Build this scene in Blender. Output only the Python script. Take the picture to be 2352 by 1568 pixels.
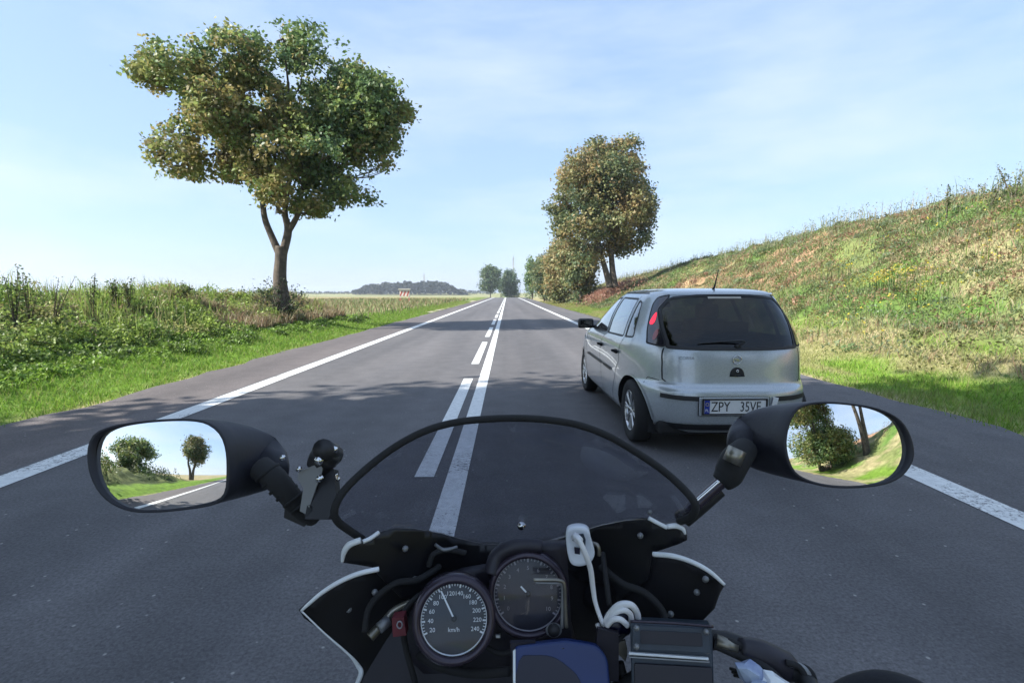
import bpy, bmesh, math, random
import numpy as np
from math import radians as R, sin, cos, pi, tan
from mathutils import Vector, Matrix
from mathutils.geometry import delaunay_2d_cdt

for o in list(bpy.data.objects): bpy.data.objects.remove(o)
random.seed(7); rng = np.random.default_rng(7)
S = bpy.context.scene
COL = S.collection

# ------------------------------------------------------------------ camera, sky, sun, exposure
CAM_H, PITCH, YAW, FOC = 1.40, 5.5, 0.54, 1163.0      # metres, degrees, degrees, focal length for a 2352 wide picture
cam_d = bpy.data.cameras.new('camera'); cam = bpy.data.objects.new('camera', cam_d); COL.objects.link(cam)
cam.location = (0, 0, CAM_H); cam.rotation_euler = (R(90-PITCH), 0, R(-YAW))
cam_d.sensor_width = 36; cam_d.lens = 36*FOC/2352; cam_d.clip_start = .02; cam_d.clip_end = 6000
S.camera = cam
SUN_DIR = Vector((-1, -.30, 0)).normalized(); SUN_EL = 38.0      # the way towards the sun
W = bpy.data.worlds.new('World'); S.world = W; W.use_nodes = True
wn, wl = W.node_tree.nodes, W.node_tree.links
wn.clear()
sky = wn.new('ShaderNodeTexSky'); sky.sky_type = 'NISHITA'; sky.sun_disc = False
sky.sun_elevation = R(SUN_EL); sky.sun_rotation = math.atan2(SUN_DIR.x, SUN_DIR.y)
sky.air_density = 1.0; sky.dust_density = 1.0; sky.ozone_density = 2.5
tc = wn.new('ShaderNodeTexCoord'); mp = wn.new('ShaderNodeMapping'); mp.inputs['Scale'].default_value = (1.0, 1.6, 4.5)
mp.inputs['Rotation'].default_value = (0, .1, .5)
nz = wn.new('ShaderNodeTexNoise'); nz.inputs['Scale'].default_value = 1.5; nz.inputs['Detail'].default_value = 6; nz.inputs['Roughness'].default_value = .55
rp = wn.new('ShaderNodeValToRGB'); rp.color_ramp.elements[0].position = .44; rp.color_ramp.elements[1].position = .74
rp.color_ramp.elements[0].color = (0, 0, 0, 1); rp.color_ramp.elements[1].color = (.62, .62, .62, 1)
mx = wn.new('ShaderNodeMixRGB'); mx.inputs['Color2'].default_value = (4.1, 4.5, 5.0, 1)
veil = wn.new('ShaderNodeMixRGB'); veil.inputs['Fac'].default_value = .62; veil.inputs['Color2'].default_value = (2.30, 3.20, 4.75, 1)
bg = wn.new('ShaderNodeBackground'); bg.inputs['Strength'].default_value = .115
wo = wn.new('ShaderNodeOutputWorld')
wl.new(tc.outputs['Generated'], mp.inputs[0]); wl.new(mp.outputs[0], nz.inputs['Vector']); wl.new(nz.outputs[0], rp.inputs[0])
wl.new(rp.outputs[0], mx.inputs['Fac']); wl.new(sky.outputs[0], veil.inputs['Color1']); wl.new(veil.outputs[0], mx.inputs['Color1']); wl.new(mx.outputs[0], bg.inputs[0]); wl.new(bg.outputs[0], wo.inputs[0])
sl = bpy.data.lights.new('sun', 'SUN'); sl.energy = 5.0; sl.angle = R(.53); sl.color = (1, .95, .86)
so = bpy.data.objects.new('sun', sl); COL.objects.link(so)
so.rotation_euler = (-(SUN_DIR*cos(R(SUN_EL)) + Vector((0, 0, sin(R(SUN_EL)))))).to_track_quat('-Z', 'Y').to_euler()
so.location = (-40, -12, 40)
S.view_settings.view_transform = 'Standard'; S.view_settings.look = 'None'; S.view_settings.gamma = 1
S.view_settings.use_curve_mapping = False; S.view_settings.exposure = 1.1
S.render.engine = 'CYCLES'; S.cycles.use_denoising = True
S.cycles.max_bounces = 8; S.cycles.transparent_max_bounces = 12; S.cycles.volume_bounces = 0
S.cycles.caustics_reflective = False; S.cycles.caustics_refractive = False; S.cycles.sample_clamp_indirect = 6

# ------------------------------------------------------------------ helpers
CR = cam.rotation_euler.to_matrix()
def P(px, py, d):
    """the point d metres in front of the rider's eye that is seen at px, py of the 2352 x 1568 picture"""
    return CR @ Vector(((px-1176)/FOC*d, (784-py)/FOC*d, -d)) + Vector((0, 0, CAM_H))
def atY(px, py, Y):
    v = CR @ Vector(((px-1176)/FOC, (784-py)/FOC, -1)); k = Y/v.y
    return Vector((0, 0, CAM_H)) + v*k

def tag(o, label=None, cat=None, group=None, kind=None):
    if label: o['label'] = label
    if cat: o['category'] = cat
    if group: o['group'] = group
    if kind: o['kind'] = kind
    return o
def empty(name, loc, label, cat, group=None, rz=0):
    o = bpy.data.objects.new(name, None); o.location = loc; o.rotation_euler = (0, 0, rz); o.empty_display_size = .2
    COL.objects.link(o); return tag(o, label, cat, group)
def wmat(o):
    m = Matrix.Translation(o.location) @ o.rotation_euler.to_matrix().to_4x4()
    return (wmat(o.parent) @ m) if o.parent else m
def link(name, me, mat, parent=None, world=False, smooth=True, mats=None):
    """ONE mesh object; world=True: the coordinates are the scene's and are brought into the parent's"""
    o = bpy.data.objects.new(name, me)
    if mats:
        for m in mats: me.materials.append(m)
    elif mat: me.materials.append(mat)
    if smooth: me.polygons.foreach_set('use_smooth', [True]*len(me.polygons))
    if parent:
        if world: me.transform(wmat(parent).inverted())
        o.parent = parent
    COL.objects.link(o); return o
def pyd(verts, faces, smooth=True):
    me = bpy.data.meshes.new('m'); me.from_pydata([tuple(v) for v in verts], [], faces); me.update()
    return me
def fastmesh(V, F, C=None, mi=None):
    """numpy arrays: vertices (n,3), faces (m,k), one colour per vertex"""
    me = bpy.data.meshes.new('m'); n, (m, k) = len(V), F.shape
    me.vertices.add(n); me.vertices.foreach_set('co', np.ascontiguousarray(V, dtype=np.float32).ravel())
    me.loops.add(m*k); me.loops.foreach_set('vertex_index', np.ascontiguousarray(F, dtype=np.int32).ravel())
    me.polygons.add(m); me.polygons.foreach_set('loop_start', np.arange(0, m*k, k, dtype=np.int32))
    me.polygons.foreach_set('loop_total', np.full(m, k, dtype=np.int32))
    if C is not None:
        a = me.color_attributes.new('Col', 'FLOAT_COLOR', 'POINT')
        a.data.foreach_set('color', np.ascontiguousarray(np.c_[C, np.ones(n)], dtype=np.float32).ravel())
    me.update(); return me

# numpy value noise
def _h(i, j, s):
    v = (i.astype(np.int64)*374761393 + j.astype(np.int64)*668265263 + s*974634777) & 0xffffffff
    v = ((v ^ (v >> 13))*1274126177) & 0xffffffff
    return ((v ^ (v >> 16)) & 0xffff)/65535.0
def vn(x, y, s=0):
    x = np.asarray(x, float); y = np.asarray(y, float)
    i = np.floor(x); j = np.floor(y); fx = x-i; fy = y-j; fx = fx*fx*(3-2*fx); fy = fy*fy*(3-2*fy)
    a = _h(i, j, s); b = _h(i+1, j, s); c = _h(i, j+1, s); d = _h(i+1, j+1, s)
    return (a*(1-fx)+b*fx)*(1-fy)+(c*(1-fx)+d*fx)*fy
def fbm(x, y, s=0, o=3):
    t = 0; a = .5; n = 0
    for k in range(o): t = t+a*vn(x*2**k, y*2**k, s+k*7); n += a; a *= .5
    return t/n
def ss(a, b, x):
    t = np.clip((np.asarray(x, float)-a)/(b-a), 0, 1); return t*t*(3-2*t)
def mixc(A, B, t): return A*(1-t[..., None])+B*t[..., None]

# ------------------------------------------------------------------ materials
def mat(name, col=(.5, .5, .5), rough=.6, metal=0, spec=.5, noise=None, bump=None, coat=0, emis=None, trans=0, alpha=1):
    """noise = (scale, amount, second colour); bump = (scale, strength, distance)"""
    m = bpy.data.materials.new(name); m.use_nodes = True; n, l = m.node_tree.nodes, m.node_tree.links
    b = n['Principled BSDF']; b.inputs['Base Color'].default_value = (*col, 1); b.inputs['Roughness'].default_value = rough
    b.inputs['Metallic'].default_value = metal; b.inputs['Specular IOR Level'].default_value = spec
    b.inputs['Coat Weight'].default_value = coat; b.inputs['Transmission Weight'].default_value = trans
    if emis: b.inputs['Emission Color'].default_value = (*emis[0], 1); b.inputs['Emission Strength'].default_value = emis[1]
    if noise or bump:
        t = n.new('ShaderNodeTexCoord')
    if noise:
        q = n.new('ShaderNodeTexNoise'); q.inputs['Scale'].default_value = noise[0]; q.inputs['Detail'].default_value = 5
        r = n.new('ShaderNodeValToRGB'); r.color_ramp.elements[0].position = .35; r.color_ramp.elements[1].position = .65
        c2 = noise[2] if len(noise) > 2 else tuple(c*(1-noise[1]) for c in col)
        r.color_ramp.elements[0].color = (*c2, 1); r.color_ramp.elements[1].color = (*col, 1)
        l.new(t.outputs['Object'], q.inputs['Vector']); l.new(q.outputs[0], r.inputs[0]); l.new(r.outputs[0], b.inputs['Base Color'])
        rr = n.new('ShaderNodeMapRange'); rr.inputs['To Min'].default_value = max(0, rough-.08); rr.inputs['To Max'].default_value = min(1, rough+.12)
        l.new(q.outputs[0], rr.inputs[0]); l.new(rr.outputs[0], b.inputs['Roughness'])
    if bump:
        q2 = n.new('ShaderNodeTexNoise'); q2.inputs['Scale'].default_value = bump[0]; q2.inputs['Detail'].default_value = 4
        bu = n.new('ShaderNodeBump'); bu.inputs['Strength'].default_value = bump[1]; bu.inputs['Distance'].default_value = bump[2]
        l.new(t.outputs['Object'], q2.inputs['Vector']); l.new(q2.outputs[0], bu.inputs['Height']); l.new(bu.outputs[0], b.inputs['Normal'])
    return m
def mat_attr(name, rough=.8, transl=.0, spec=.2, nscale=None, namt=.3):
    """colour from the vertex attribute Col (the plant's own colour), with fine noise"""
    m = bpy.data.materials.new(name); m.use_nodes = True; n, l = m.node_tree.nodes, m.node_tree.links
    b = n['Principled BSDF']; b.inputs['Roughness'].default_value = rough; b.inputs['Specular IOR Level'].default_value = spec
    a = n.new('ShaderNodeAttribute'); a.attribute_name = 'Col'; src = a.outputs['Color']
    if nscale:
        t = n.new('ShaderNodeTexCoord'); q = n.new('ShaderNodeTexNoise'); q.inputs['Scale'].default_value = nscale; q.inputs['Detail'].default_value = 8
        q.inputs['Roughness'].default_value = .7
        r = n.new('ShaderNodeMapRange'); r.inputs['From Min'].default_value = .3; r.inputs['From Max'].default_value = .7
        r.inputs['To Min'].default_value = 1-namt; r.inputs['To Max'].default_value = 1+namt
        v = n.new('ShaderNodeVectorMath'); v.operation = 'SCALE'
        l.new(t.outputs['Object'], q.inputs['Vector']); l.new(q.outputs[0], r.inputs[0]); l.new(src, v.inputs[0]); l.new(r.outputs[0], v.inputs['Scale'])
        src = v.outputs[0]
        bu = n.new('ShaderNodeBump'); bu.inputs['Strength'].default_value = .8; bu.inputs['Distance'].default_value = .08
        l.new(q.outputs[0], bu.inputs['Height']); l.new(bu.outputs[0], b.inputs['Normal'])
    l.new(src, b.inputs['Base Color'])
    if transl:
        tr = n.new('ShaderNodeBsdfTranslucent'); ms = n.new('ShaderNodeMixShader'); ms.inputs[0].default_value = transl
        l.new(src, tr.inputs[0]); l.new(b.outputs[0], ms.inputs[1]); l.new(tr.outputs[0], ms.inputs[2])
        l.new(ms.outputs[0], n['Material Output'].inputs[0])
    return m
def mat_pane(name, tint=(.1, .1, .12), rough=.02, ior=1.5, boost=1.0, dust=0):
    """a thin pane: what lies behind seen through the tint, the surroundings mirrored by Fresnel"""
    m = bpy.data.materials.new(name); m.use_nodes = True; n, l = m.node_tree.nodes, m.node_tree.links
    n.remove(n['Principled BSDF'])
    t = n.new('ShaderNodeBsdfTransparent'); t.inputs[0].default_value = (*tint, 1)
    g = n.new('ShaderNodeBsdfGlossy'); g.inputs['Roughness'].default_value = rough
    f = n.new('ShaderNodeFresnel'); ge = n.new('ShaderNodeNewGeometry'); io = n.new('ShaderNodeMix'); io.inputs[2].default_value = ior; io.inputs[3].default_value = 1/ior
    l.new(ge.outputs['Backfacing'], io.inputs[0]); l.new(io.outputs[0], f.inputs[0])
    k = n.new('ShaderNodeMath'); k.operation = 'MULTIPLY'; k.inputs[1].default_value = boost; k.use_clamp = True
    ms = n.new('ShaderNodeMixShader')
    l.new(f.outputs[0], k.inputs[0]); l.new(k.outputs[0], ms.inputs[0]); l.new(t.outputs[0], ms.inputs[1]); l.new(g.outputs[0], ms.inputs[2])
    if dust:
        t2 = n.new('ShaderNodeTexCoord'); q = n.new('ShaderNodeTexNoise'); q.inputs['Scale'].default_value = 26; q.inputs['Detail'].default_value = 8; q.inputs['Roughness'].default_value = .75
        mr = n.new('ShaderNodeMapRange'); mr.inputs['From Min'].default_value = .42; mr.inputs['From Max'].default_value = .8; mr.inputs['To Min'].default_value = dust*.35; mr.inputs['To Max'].default_value = dust*3
        df = n.new('ShaderNodeBsdfDiffuse'); df.inputs[0].default_value = (.4, .4, .42, 1); m3 = n.new('ShaderNodeMixShader')
        l.new(t2.outputs['Object'], q.inputs['Vector']); l.new(q.outputs[0], mr.inputs[0]); l.new(mr.outputs[0], m3.inputs[0]); l.new(ms.outputs[0], m3.inputs[1]); l.new(df.outputs[0], m3.inputs[2]); ms = m3
    l.new(ms.outputs[0], n['Material Output'].inputs[0]); return m

M = {}
M['ground'] = mat_attr('ground', .95, 0, .1, 2.2, .35)
M['leaf'] = mat_attr('leaf', .5, .42, .45)
M['grass'] = mat_attr('grass_blade', .6, .35, .3)
M['bark'] = mat('bark', (.13, .105, .08), .9, noise=(6, .5, (.06, .05, .04)), bump=(14, .8, .03))
def asphalt(name, col, col2, speck=.5):
    m = bpy.data.materials.new(name); m.use_nodes = True; n, l = m.node_tree.nodes, m.node_tree.links
    b = n['Principled BSDF']; t = n.new('ShaderNodeTexCoord')
    q = n.new('ShaderNodeTexNoise'); q.inputs['Scale'].default_value = .55; q.inputs['Detail'].default_value = 6
    mpn = n.new('ShaderNodeMapping'); mpn.inputs['Scale'].default_value = (2.2, .25, 1)
    l.new(t.outputs['Object'], mpn.inputs[0]); l.new(mpn.outputs[0], q.inputs['Vector'])
    r = n.new('ShaderNodeValToRGB'); r.color_ramp.elements[0].position = .33; r.color_ramp.elements[1].position = .68
    r.color_ramp.elements[0].color = (*col2, 1); r.color_ramp.elements[1].color = (*col, 1)
    l.new(q.outputs[0], r.inputs[0])
    g = n.new('ShaderNodeTexNoise'); g.inputs['Scale'].default_value = 62; g.inputs['Detail'].default_value = 3; g.inputs['Roughness'].default_value = .8
    l.new(t.outputs['Object'], g.inputs['Vector'])
    gr = n.new('ShaderNodeMapRange'); gr.inputs['From Min'].default_value = .25; gr.inputs['From Max'].default_value = .75
    gr.inputs['To Min'].default_value = 1-speck; gr.inputs['To Max'].default_value = 1+speck; l.new(g.outputs[0], gr.inputs[0])
    v = n.new('ShaderNodeVectorMath'); v.operation = 'SCALE'; l.new(r.outputs[0], v.inputs[0])
    # coarser blotches, repairs and the lengthwise bands worn by wheels
    bl = n.new('ShaderNodeTexNoise'); bl.inputs['Scale'].default_value = 3.1; bl.inputs['Detail'].default_value = 7; bl.inputs['Roughness'].default_value = .65; l.new(t.outputs['Object'], bl.inputs['Vector'])
    wv = n.new('ShaderNodeTexNoise'); wv.inputs['Scale'].default_value = 1.0; wv.inputs['Detail'].default_value = 2; mp2 = n.new('ShaderNodeMapping'); mp2.inputs['Scale'].default_value = (1.15, .02, 0); l.new(t.outputs['Object'], mp2.inputs[0]); l.new(mp2.outputs[0], wv.inputs['Vector'])
    b1 = n.new('ShaderNodeMapRange'); b1.inputs['From Min'].default_value = .3; b1.inputs['From Max'].default_value = .7; b1.inputs['To Min'].default_value = .86; b1.inputs['To Max'].default_value = 1.14; l.new(bl.outputs[0], b1.inputs[0])
    b2 = n.new('ShaderNodeMapRange'); b2.inputs['From Min'].default_value = .35; b2.inputs['From Max'].default_value = .65; b2.inputs['To Min'].default_value = .88; b2.inputs['To Max'].default_value = 1.12; l.new(wv.outputs[0], b2.inputs[0])
    m1 = n.new('ShaderNodeMath'); m1.operation = 'MULTIPLY'; l.new(b1.outputs[0], m1.inputs[0]); l.new(b2.outputs[0], m1.inputs[1])
    m2 = n.new('ShaderNodeMath'); m2.operation = 'MULTIPLY'; l.new(m1.outputs[0], m2.inputs[0]); l.new(gr.outputs[0], m2.inputs[1]); l.new(m2.outputs[0], v.inputs['Scale'])
    vo = n.new('ShaderNodeTexVoronoi'); vo.inputs['Scale'].default_value = 11.0; l.new(t.outputs['Object'], vo.inputs['Vector'])   # scattered pale chips
    vr = n.new('ShaderNodeValToRGB'); vr.color_ramp.elements[0].position = .06; vr.color_ramp.elements[1].position = .10
    vr.color_ramp.elements[0].color = (1, 1, 1, 1); vr.color_ramp.elements[1].color = (0, 0, 0, 1); l.new(vo.outputs['Distance'], vr.inputs[0])
    sep = n.new('ShaderNodeSeparateColor'); l.new(vo.outputs['Color'], sep.inputs[0])
    th = n.new('ShaderNodeMath'); th.operation = 'GREATER_THAN'; th.inputs[1].default_value = .66; l.new(sep.outputs[0], th.inputs[0])
    mu = n.new('ShaderNodeMath'); mu.operation = 'MULTIPLY'; l.new(vr.outputs[0], mu.inputs[0]); l.new(th.outputs[0], mu.inputs[1])
    mxn = n.new('ShaderNodeMixRGB'); mxn.inputs['Color2'].default_value = (.30, .29, .27, 1)
    l.new(mu.outputs[0], mxn.inputs['Fac']); l.new(v.outputs[0], mxn.inputs['Color1']); l.new(mxn.outputs[0], b.inputs['Base Color'])
    bu = n.new('ShaderNodeBump'); bu.inputs['Strength'].default_value = .5; bu.inputs['Distance'].default_value = .006
    l.new(g.outputs[0], bu.inputs['Height']); l.new(bu.outputs[0], b.inputs['Normal'])
    b.inputs['Roughness'].default_value = .82; b.inputs['Specular IOR Level'].default_value = .35
    return m
M['asphalt'] = asphalt('asphalt', (.120, .115, .118), (.092, .090, .095))
M['shoulder'] = asphalt('shoulder_asphalt', (.128, .112, .110), (.098, .087, .087))
M['line'] = mat('road_paint', (.74, .75, .73), .6, noise=(18, .2, (.60, .61, .60)), bump=(60, .3, .004))
n, l = M['line'].node_tree.nodes, M['line'].node_tree.links; b = n['Principled BSDF']; src = b.inputs['Base Color'].links[0].from_socket     # chipped and tyre-marked
t = n.new('ShaderNodeTexCoord'); q = n.new('ShaderNodeTexNoise'); q.inputs['Scale'].default_value = 34; q.inputs['Detail'].default_value = 8; q.inputs['Roughness'].default_value = .8
q2 = n.new('ShaderNodeTexNoise'); q2.inputs['Scale'].default_value = 1.7; q2.inputs['Detail'].default_value = 3; ad = n.new('ShaderNodeMath'); ad.operation = 'MULTIPLY_ADD'; ad.inputs[1].default_value = .5
r = n.new('ShaderNodeValToRGB'); r.color_ramp.elements[0].position = .83; r.color_ramp.elements[1].position = .90; m_ = n.new('ShaderNodeMixRGB'); m_.inputs['Color2'].default_value = (.16, .155, .155, 1)
l.new(t.outputs['Object'], q.inputs['Vector']); l.new(t.outputs['Object'], q2.inputs['Vector']); l.new(q2.outputs[0], ad.inputs[0]); l.new(q.outputs[0], ad.inputs[2]); l.new(ad.outputs[0], r.inputs[0])
l.new(r.outputs[0], m_.inputs['Fac']); l.new(src, m_.inputs['Color1']); l.new(m_.outputs[0], b.inputs['Base Color'])
M['gravel'] = mat('pale_gravel', (.46, .42, .33), .95, noise=(20, .4, (.26, .22, .15)), bump=(40, .8, .02))

# ------------------------------------------------------------------ the lie of the land
def crest(y):
    y = np.asarray(y, float)
    d = np.clip(y-135, 0, None)
    z = -np.minimum(.00022*d*d, .02*d)
    return np.maximum(z, -3.2) + 3.2*ss(420, 800, y)
XL, XR = -5.32, 5.12                                   # edges of the paving
def embank(y):
    y = np.asarray(y, float)
    return np.interp(y, [-300, -120, -40, 0, 22, 40, 64, 86, 120, 170], [0, 1.5, 3.6, 5.0, 5.3, 4.9, 4.0, 3.3, 1.3, 0.2])
def height(x, y):
    x = np.asarray(x, float); y = np.asarray(y, float)
    z = crest(y)*1.0
    h = embank(y)
    e = h*ss(6.6, 20.5, x)**.82*(1-.5*ss(30, 90, x))
    e = e + ss(7.5, 10, x)*(1-ss(24, 60, x))*((fbm(x*.35, y*.22, 3)-.5)*1.1+(fbm(x*1.3, y*1.1, 5)-.5)*.35)*ss(0, 2, h)
    bank = ss(-26, -17, y)*(1-ss(23, 34, y))
    bk = .24*ss(-5.4, -7.0, x)*1.0 + ss(-6.8, -12.0, x)*(.88*bank)*(1-.45*ss(-13.5, -22, x))
    bk = bk + ss(-7.6, -9.5, x)*bank*((fbm(x*.5, y*.5, 11)-.5)*.95+(fbm(x*1.4, y*1.2, 13)-.5)*.35)
    far = ss(-30, -200, x)*.5
    off = -.035*(ss(XL+.05, XL-.12, x)+ss(XR-.05, XR+.12, x)) - .03
    return z+e+bk+far+off*1.0 + .0
def col_ground(x, y):
    x = np.asarray(x, float); y = np.asarray(y, float)
    G = np.array([.150, .250, .035]); G2 = np.array([.085, .150, .035]); ST = np.array([.34, .285, .16]); RD = np.array([.34, .20, .13])
    OL = np.array([.19, .21, .08]); FI = np.array([.330, .265, .150]); DK = np.array([.055, .075, .028]); SO = np.array([.16, .115, .075])
    n1 = fbm(x*.30, y*.16, 21); n2 = fbm(x*.9, y*.5, 25); n3 = fbm(x*3, y*3, 31); n4 = fbm(x*.25+9, y*.12, 41)
    c = mixc(np.broadcast_to(FI, x.shape+(3,)), OL[None], ss(.45, .65, n1)*.6)                     # fields
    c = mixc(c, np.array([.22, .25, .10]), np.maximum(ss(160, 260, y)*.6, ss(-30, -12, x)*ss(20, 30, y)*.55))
    # left verge and bank
    bank = ss(-26, -17, y)*(1-ss(23, 38, y))
    lb = mixc(np.broadcast_to(DK, x.shape+(3,)), OL, ss(.42, .62, n2)); lb = mixc(lb, ST, ss(.55, .7, n1)*.6)
    c = mixc(c, lb, bank*ss(-24, -14, x)*(x < 0))
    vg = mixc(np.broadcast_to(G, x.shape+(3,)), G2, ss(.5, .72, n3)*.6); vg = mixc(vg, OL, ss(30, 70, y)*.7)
    wl_ = ss(-8.8+.9*(n2.mean()*0+.5), -7.6, x+ (n2-.5)*1.6)
    c = mixc(c, vg, wl_*(x < 0))
    # right verge and embankment
    g = mixc(np.broadcast_to(OL, x.shape+(3,)), G2*1.15, ss(.45, .62, n1)); g = mixc(g, ST, ss(.46, .62, n2)*.85)
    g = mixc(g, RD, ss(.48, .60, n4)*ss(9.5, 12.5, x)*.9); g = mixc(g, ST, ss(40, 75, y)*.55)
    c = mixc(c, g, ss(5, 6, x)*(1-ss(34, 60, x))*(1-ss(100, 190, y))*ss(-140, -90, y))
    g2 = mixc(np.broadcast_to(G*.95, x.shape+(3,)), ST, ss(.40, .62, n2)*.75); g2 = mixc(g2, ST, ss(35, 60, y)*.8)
    c = mixc(c, g2, ss(4.9, 5.2, x)*(1-ss(7.2, 9.4, x+(n2-.5)*2)))
    # bare soil strip at the edge of the paving
    s = (1-ss(.06, .42, np.abs(x-XL-.0)))*(x < 0)+(1-ss(.10, .75, np.abs(x-XR)))*(x > 0)
    c = mixc(c, mixc(np.broadcast_to(SO, x.shape+(3,)), ST, ss(.4, .6, n3)), np.clip(s, 0, 1)*(.35+.65*ss(.35, .6, n3)))
    return c*(.8+.4*n3[..., None])
def axis(parts):
    out = [];
    for a, b, st in parts: out += list(np.arange(a, b, st))
    return np.array(out+[parts[-1][1]])
gx = np.r_[-3200, -2000, -1200, -700, -400, -250, -160, -110, -80, axis([(-60, -28, 2), (-28, -14, .6), (-14, -5.6, .24), (-5.6, -5, .1), (-5, 4.8, 1.4), (4.8, 5.6, .1), (5.6, 22, .30), (22, 40, 1.2), (40, 90, 5)]), 120, 170, 260, 420, 800, 1400, 2200, 3200]
gy = np.r_[-2500, -1200, -600, -300, axis([(-180, -60, 6), (-60, -20, 1.5), (-20, 0, .5), (0, 34, .28), (34, 70, .6), (70, 130, 1.5), (130, 260, 5)]), 300, 360, 420, 500, 600, 720, 850, 1100, 1600, 2400, 3600]
GX, GY = np.meshgrid(gx, gy); V = np.stack([GX, GY, height(GX, GY)], -1).reshape(-1, 3)
nx, ny = len(gx), len(gy); ii = (np.arange(ny-1)[:, None]*nx+np.arange(nx-1)[None]).ravel()
F = np.stack([ii, ii+1, ii+nx+1, ii+nx], -1)
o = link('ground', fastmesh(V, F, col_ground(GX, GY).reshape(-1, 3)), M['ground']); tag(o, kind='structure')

ry = axis([(-180, 130, 6), (130, 300, 3), (300, 460, 10)])
def sheet(name, x0, x1, y0, y1, m, dz, wob=0, parent=None, nxs=1):
    ys = np.r_[y0, ry[(ry > y0) & (ry < y1)], y1] if wob == 0 else np.arange(y0, y1, .35)
    xs = np.linspace(x0, x1, nxs+1); vs = []; fs = []
    for y in ys:
        for k, x in enumerate(xs):
            w = 0
            if wob and k == (0 if x0 < 0 else nxs): w = (float(vn(y*1.1, k*9., 51))-.5)*wob + (float(vn(y*4.1, k*9., 53))-.5)*wob*.5
            vs.append((x+w, y, float(crest(y))+dz))
    n = nxs+1
    for j in range(len(ys)-1):
        for k in range(nxs): a = j*n+k; fs.append((a, a+1, a+n+1, a+n))
    me = pyd(vs, fs); o = link(name, me, m, parent, smooth=False)
    return o
road = tag(sheet('road', -3.95, 3.36, -180, 460, M['asphalt'], 0, nxs=4), kind='structure')
s1 = tag(sheet('shoulder', XL, -3.90, -180, 460, M['shoulder'], -.004, wob=.22, nxs=2), kind='structure')
s2 = tag(sheet('shoulder', 3.31, XR, -180, 460, M['asphalt'], -.004, wob=.26, nxs=2), kind='structure')
tag(sheet('gravel_strip', -6.5, XL+.02, 36, 88, M['gravel'], .012, wob=.3, nxs=2), kind='structure')
def paint(name, xc, w, y0, y1):
    ys = [y for y in np.arange(y0, y1, 3.0)]+[y1]
    vs = []; fs = []
    for y in ys: z = float(crest(y))+.004; vs += [(xc-w/2, y, z), (xc+w/2, y, z)]
    for j in range(len(ys)-1): fs.append((2*j, 2*j+1, 2*j+3, 2*j+2))
    o = link(name, pyd(vs, fs), M['line'], road, smooth=False); return o
paint('edge_line', -3.77, .24, -180, 400); paint('edge_line', 3.18, .24, -180, 400)
paint('centre_line', -.385, .155, -180, 400)
dash = None
for k in range(-12, 34):
    y0 = 3.75+6.15*k-(1.3 if k < 0 else 0)
    if dash is None or y0 > 120: dash = paint('dash', -.635, .15, y0, y0+4.45); yb = y0
    else:
        d2 = dash.copy(); COL.objects.link(d2); d2.location.y = y0-yb

# ------------------------------------------------------------------ plants
def blades(bx, by, bz, h, w, c, lean=.35, segs=1, facing=None):
    """grass blades; arrays of base points, heights, widths, colours"""
    n = len(bx); a = rng.uniform(0, 2*pi, n); L = rng.normal(0, lean, (n, 2))*h[:, None]
    dx, dy = np.cos(a)*w/2, np.sin(a)*w/2; Z = np.zeros(n)
    b = np.stack([bx, by, bz], -1); d = np.stack([dx, dy, Z], -1); t = b+np.stack([L[:, 0], L[:, 1], h], -1)
    if segs == 1:
        V = np.stack([b-d, b+d, t], 1).reshape(-1, 3); F = np.arange(3*n).reshape(-1, 3); C = np.repeat(c, 3, 0)
        return V, F, C
    m = b+np.stack([L[:, 0]*.35, L[:, 1]*.35, h*.6], -1)
    V = np.stack([b-d, b+d, m+d*.8, m-d*.8, t], 1).reshape(-1, 3); k = 5*np.arange(n)[:, None]
    F = np.concatenate([k+np.array([[0, 1, 2]]), k+np.array([[0, 2, 3]]), k+np.array([[3, 2, 4]])], 0)
    return V, F, np.repeat(c, 5, 0)
def leaves(p, size, c, up=.3, out=None, asp=.6):
    """one folded leaf (two triangles) for each point"""
    n = len(p); nr = rng.normal(0, 1, (n, 3)); nr[:, 2] += up*2
    if out is not None: nr += out*1.0
    nr /= np.linalg.norm(nr, axis=1)[:, None]
    t = np.cross(nr, rng.normal(0, 1, (n, 3))); t /= np.linalg.norm(t, axis=1)[:, None]; b = np.cross(nr, t)
    s = size[:, None]
    V = np.stack([p-t*s*.5, p+b*s*asp*.5+nr*s*.08, p+t*s*.5, p-b*s*asp*.5+nr*s*.08], 1).reshape(-1, 3)
    k = 4*np.arange(n)[:, None]; F = np.concatenate([k+np.array([[0, 1, 2]]), k+np.array([[0, 2, 3]])], 0)
    return V, F, np.repeat(c, 4, 0)
def join(parts):
    Vs, Fs, Cs, k = [], [], [], 0
    for V, F, C in parts: Vs.append(V); Fs.append(F+k); Cs.append(C); k += len(V)
    return np.concatenate(Vs), np.concatenate(Fs), np.concatenate(Cs)
def mixpal(pal, n): pal = np.array(pal); return pal[rng.integers(0, len(pal), n)]
def uni(a, b, n): return rng.uniform(a, b, n)
def near(y0, y1, n, p=1.6):                 # more of them near y0 than far off
    return y0+(y1-y0)*rng.uniform(0, 1, n)**p

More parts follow.
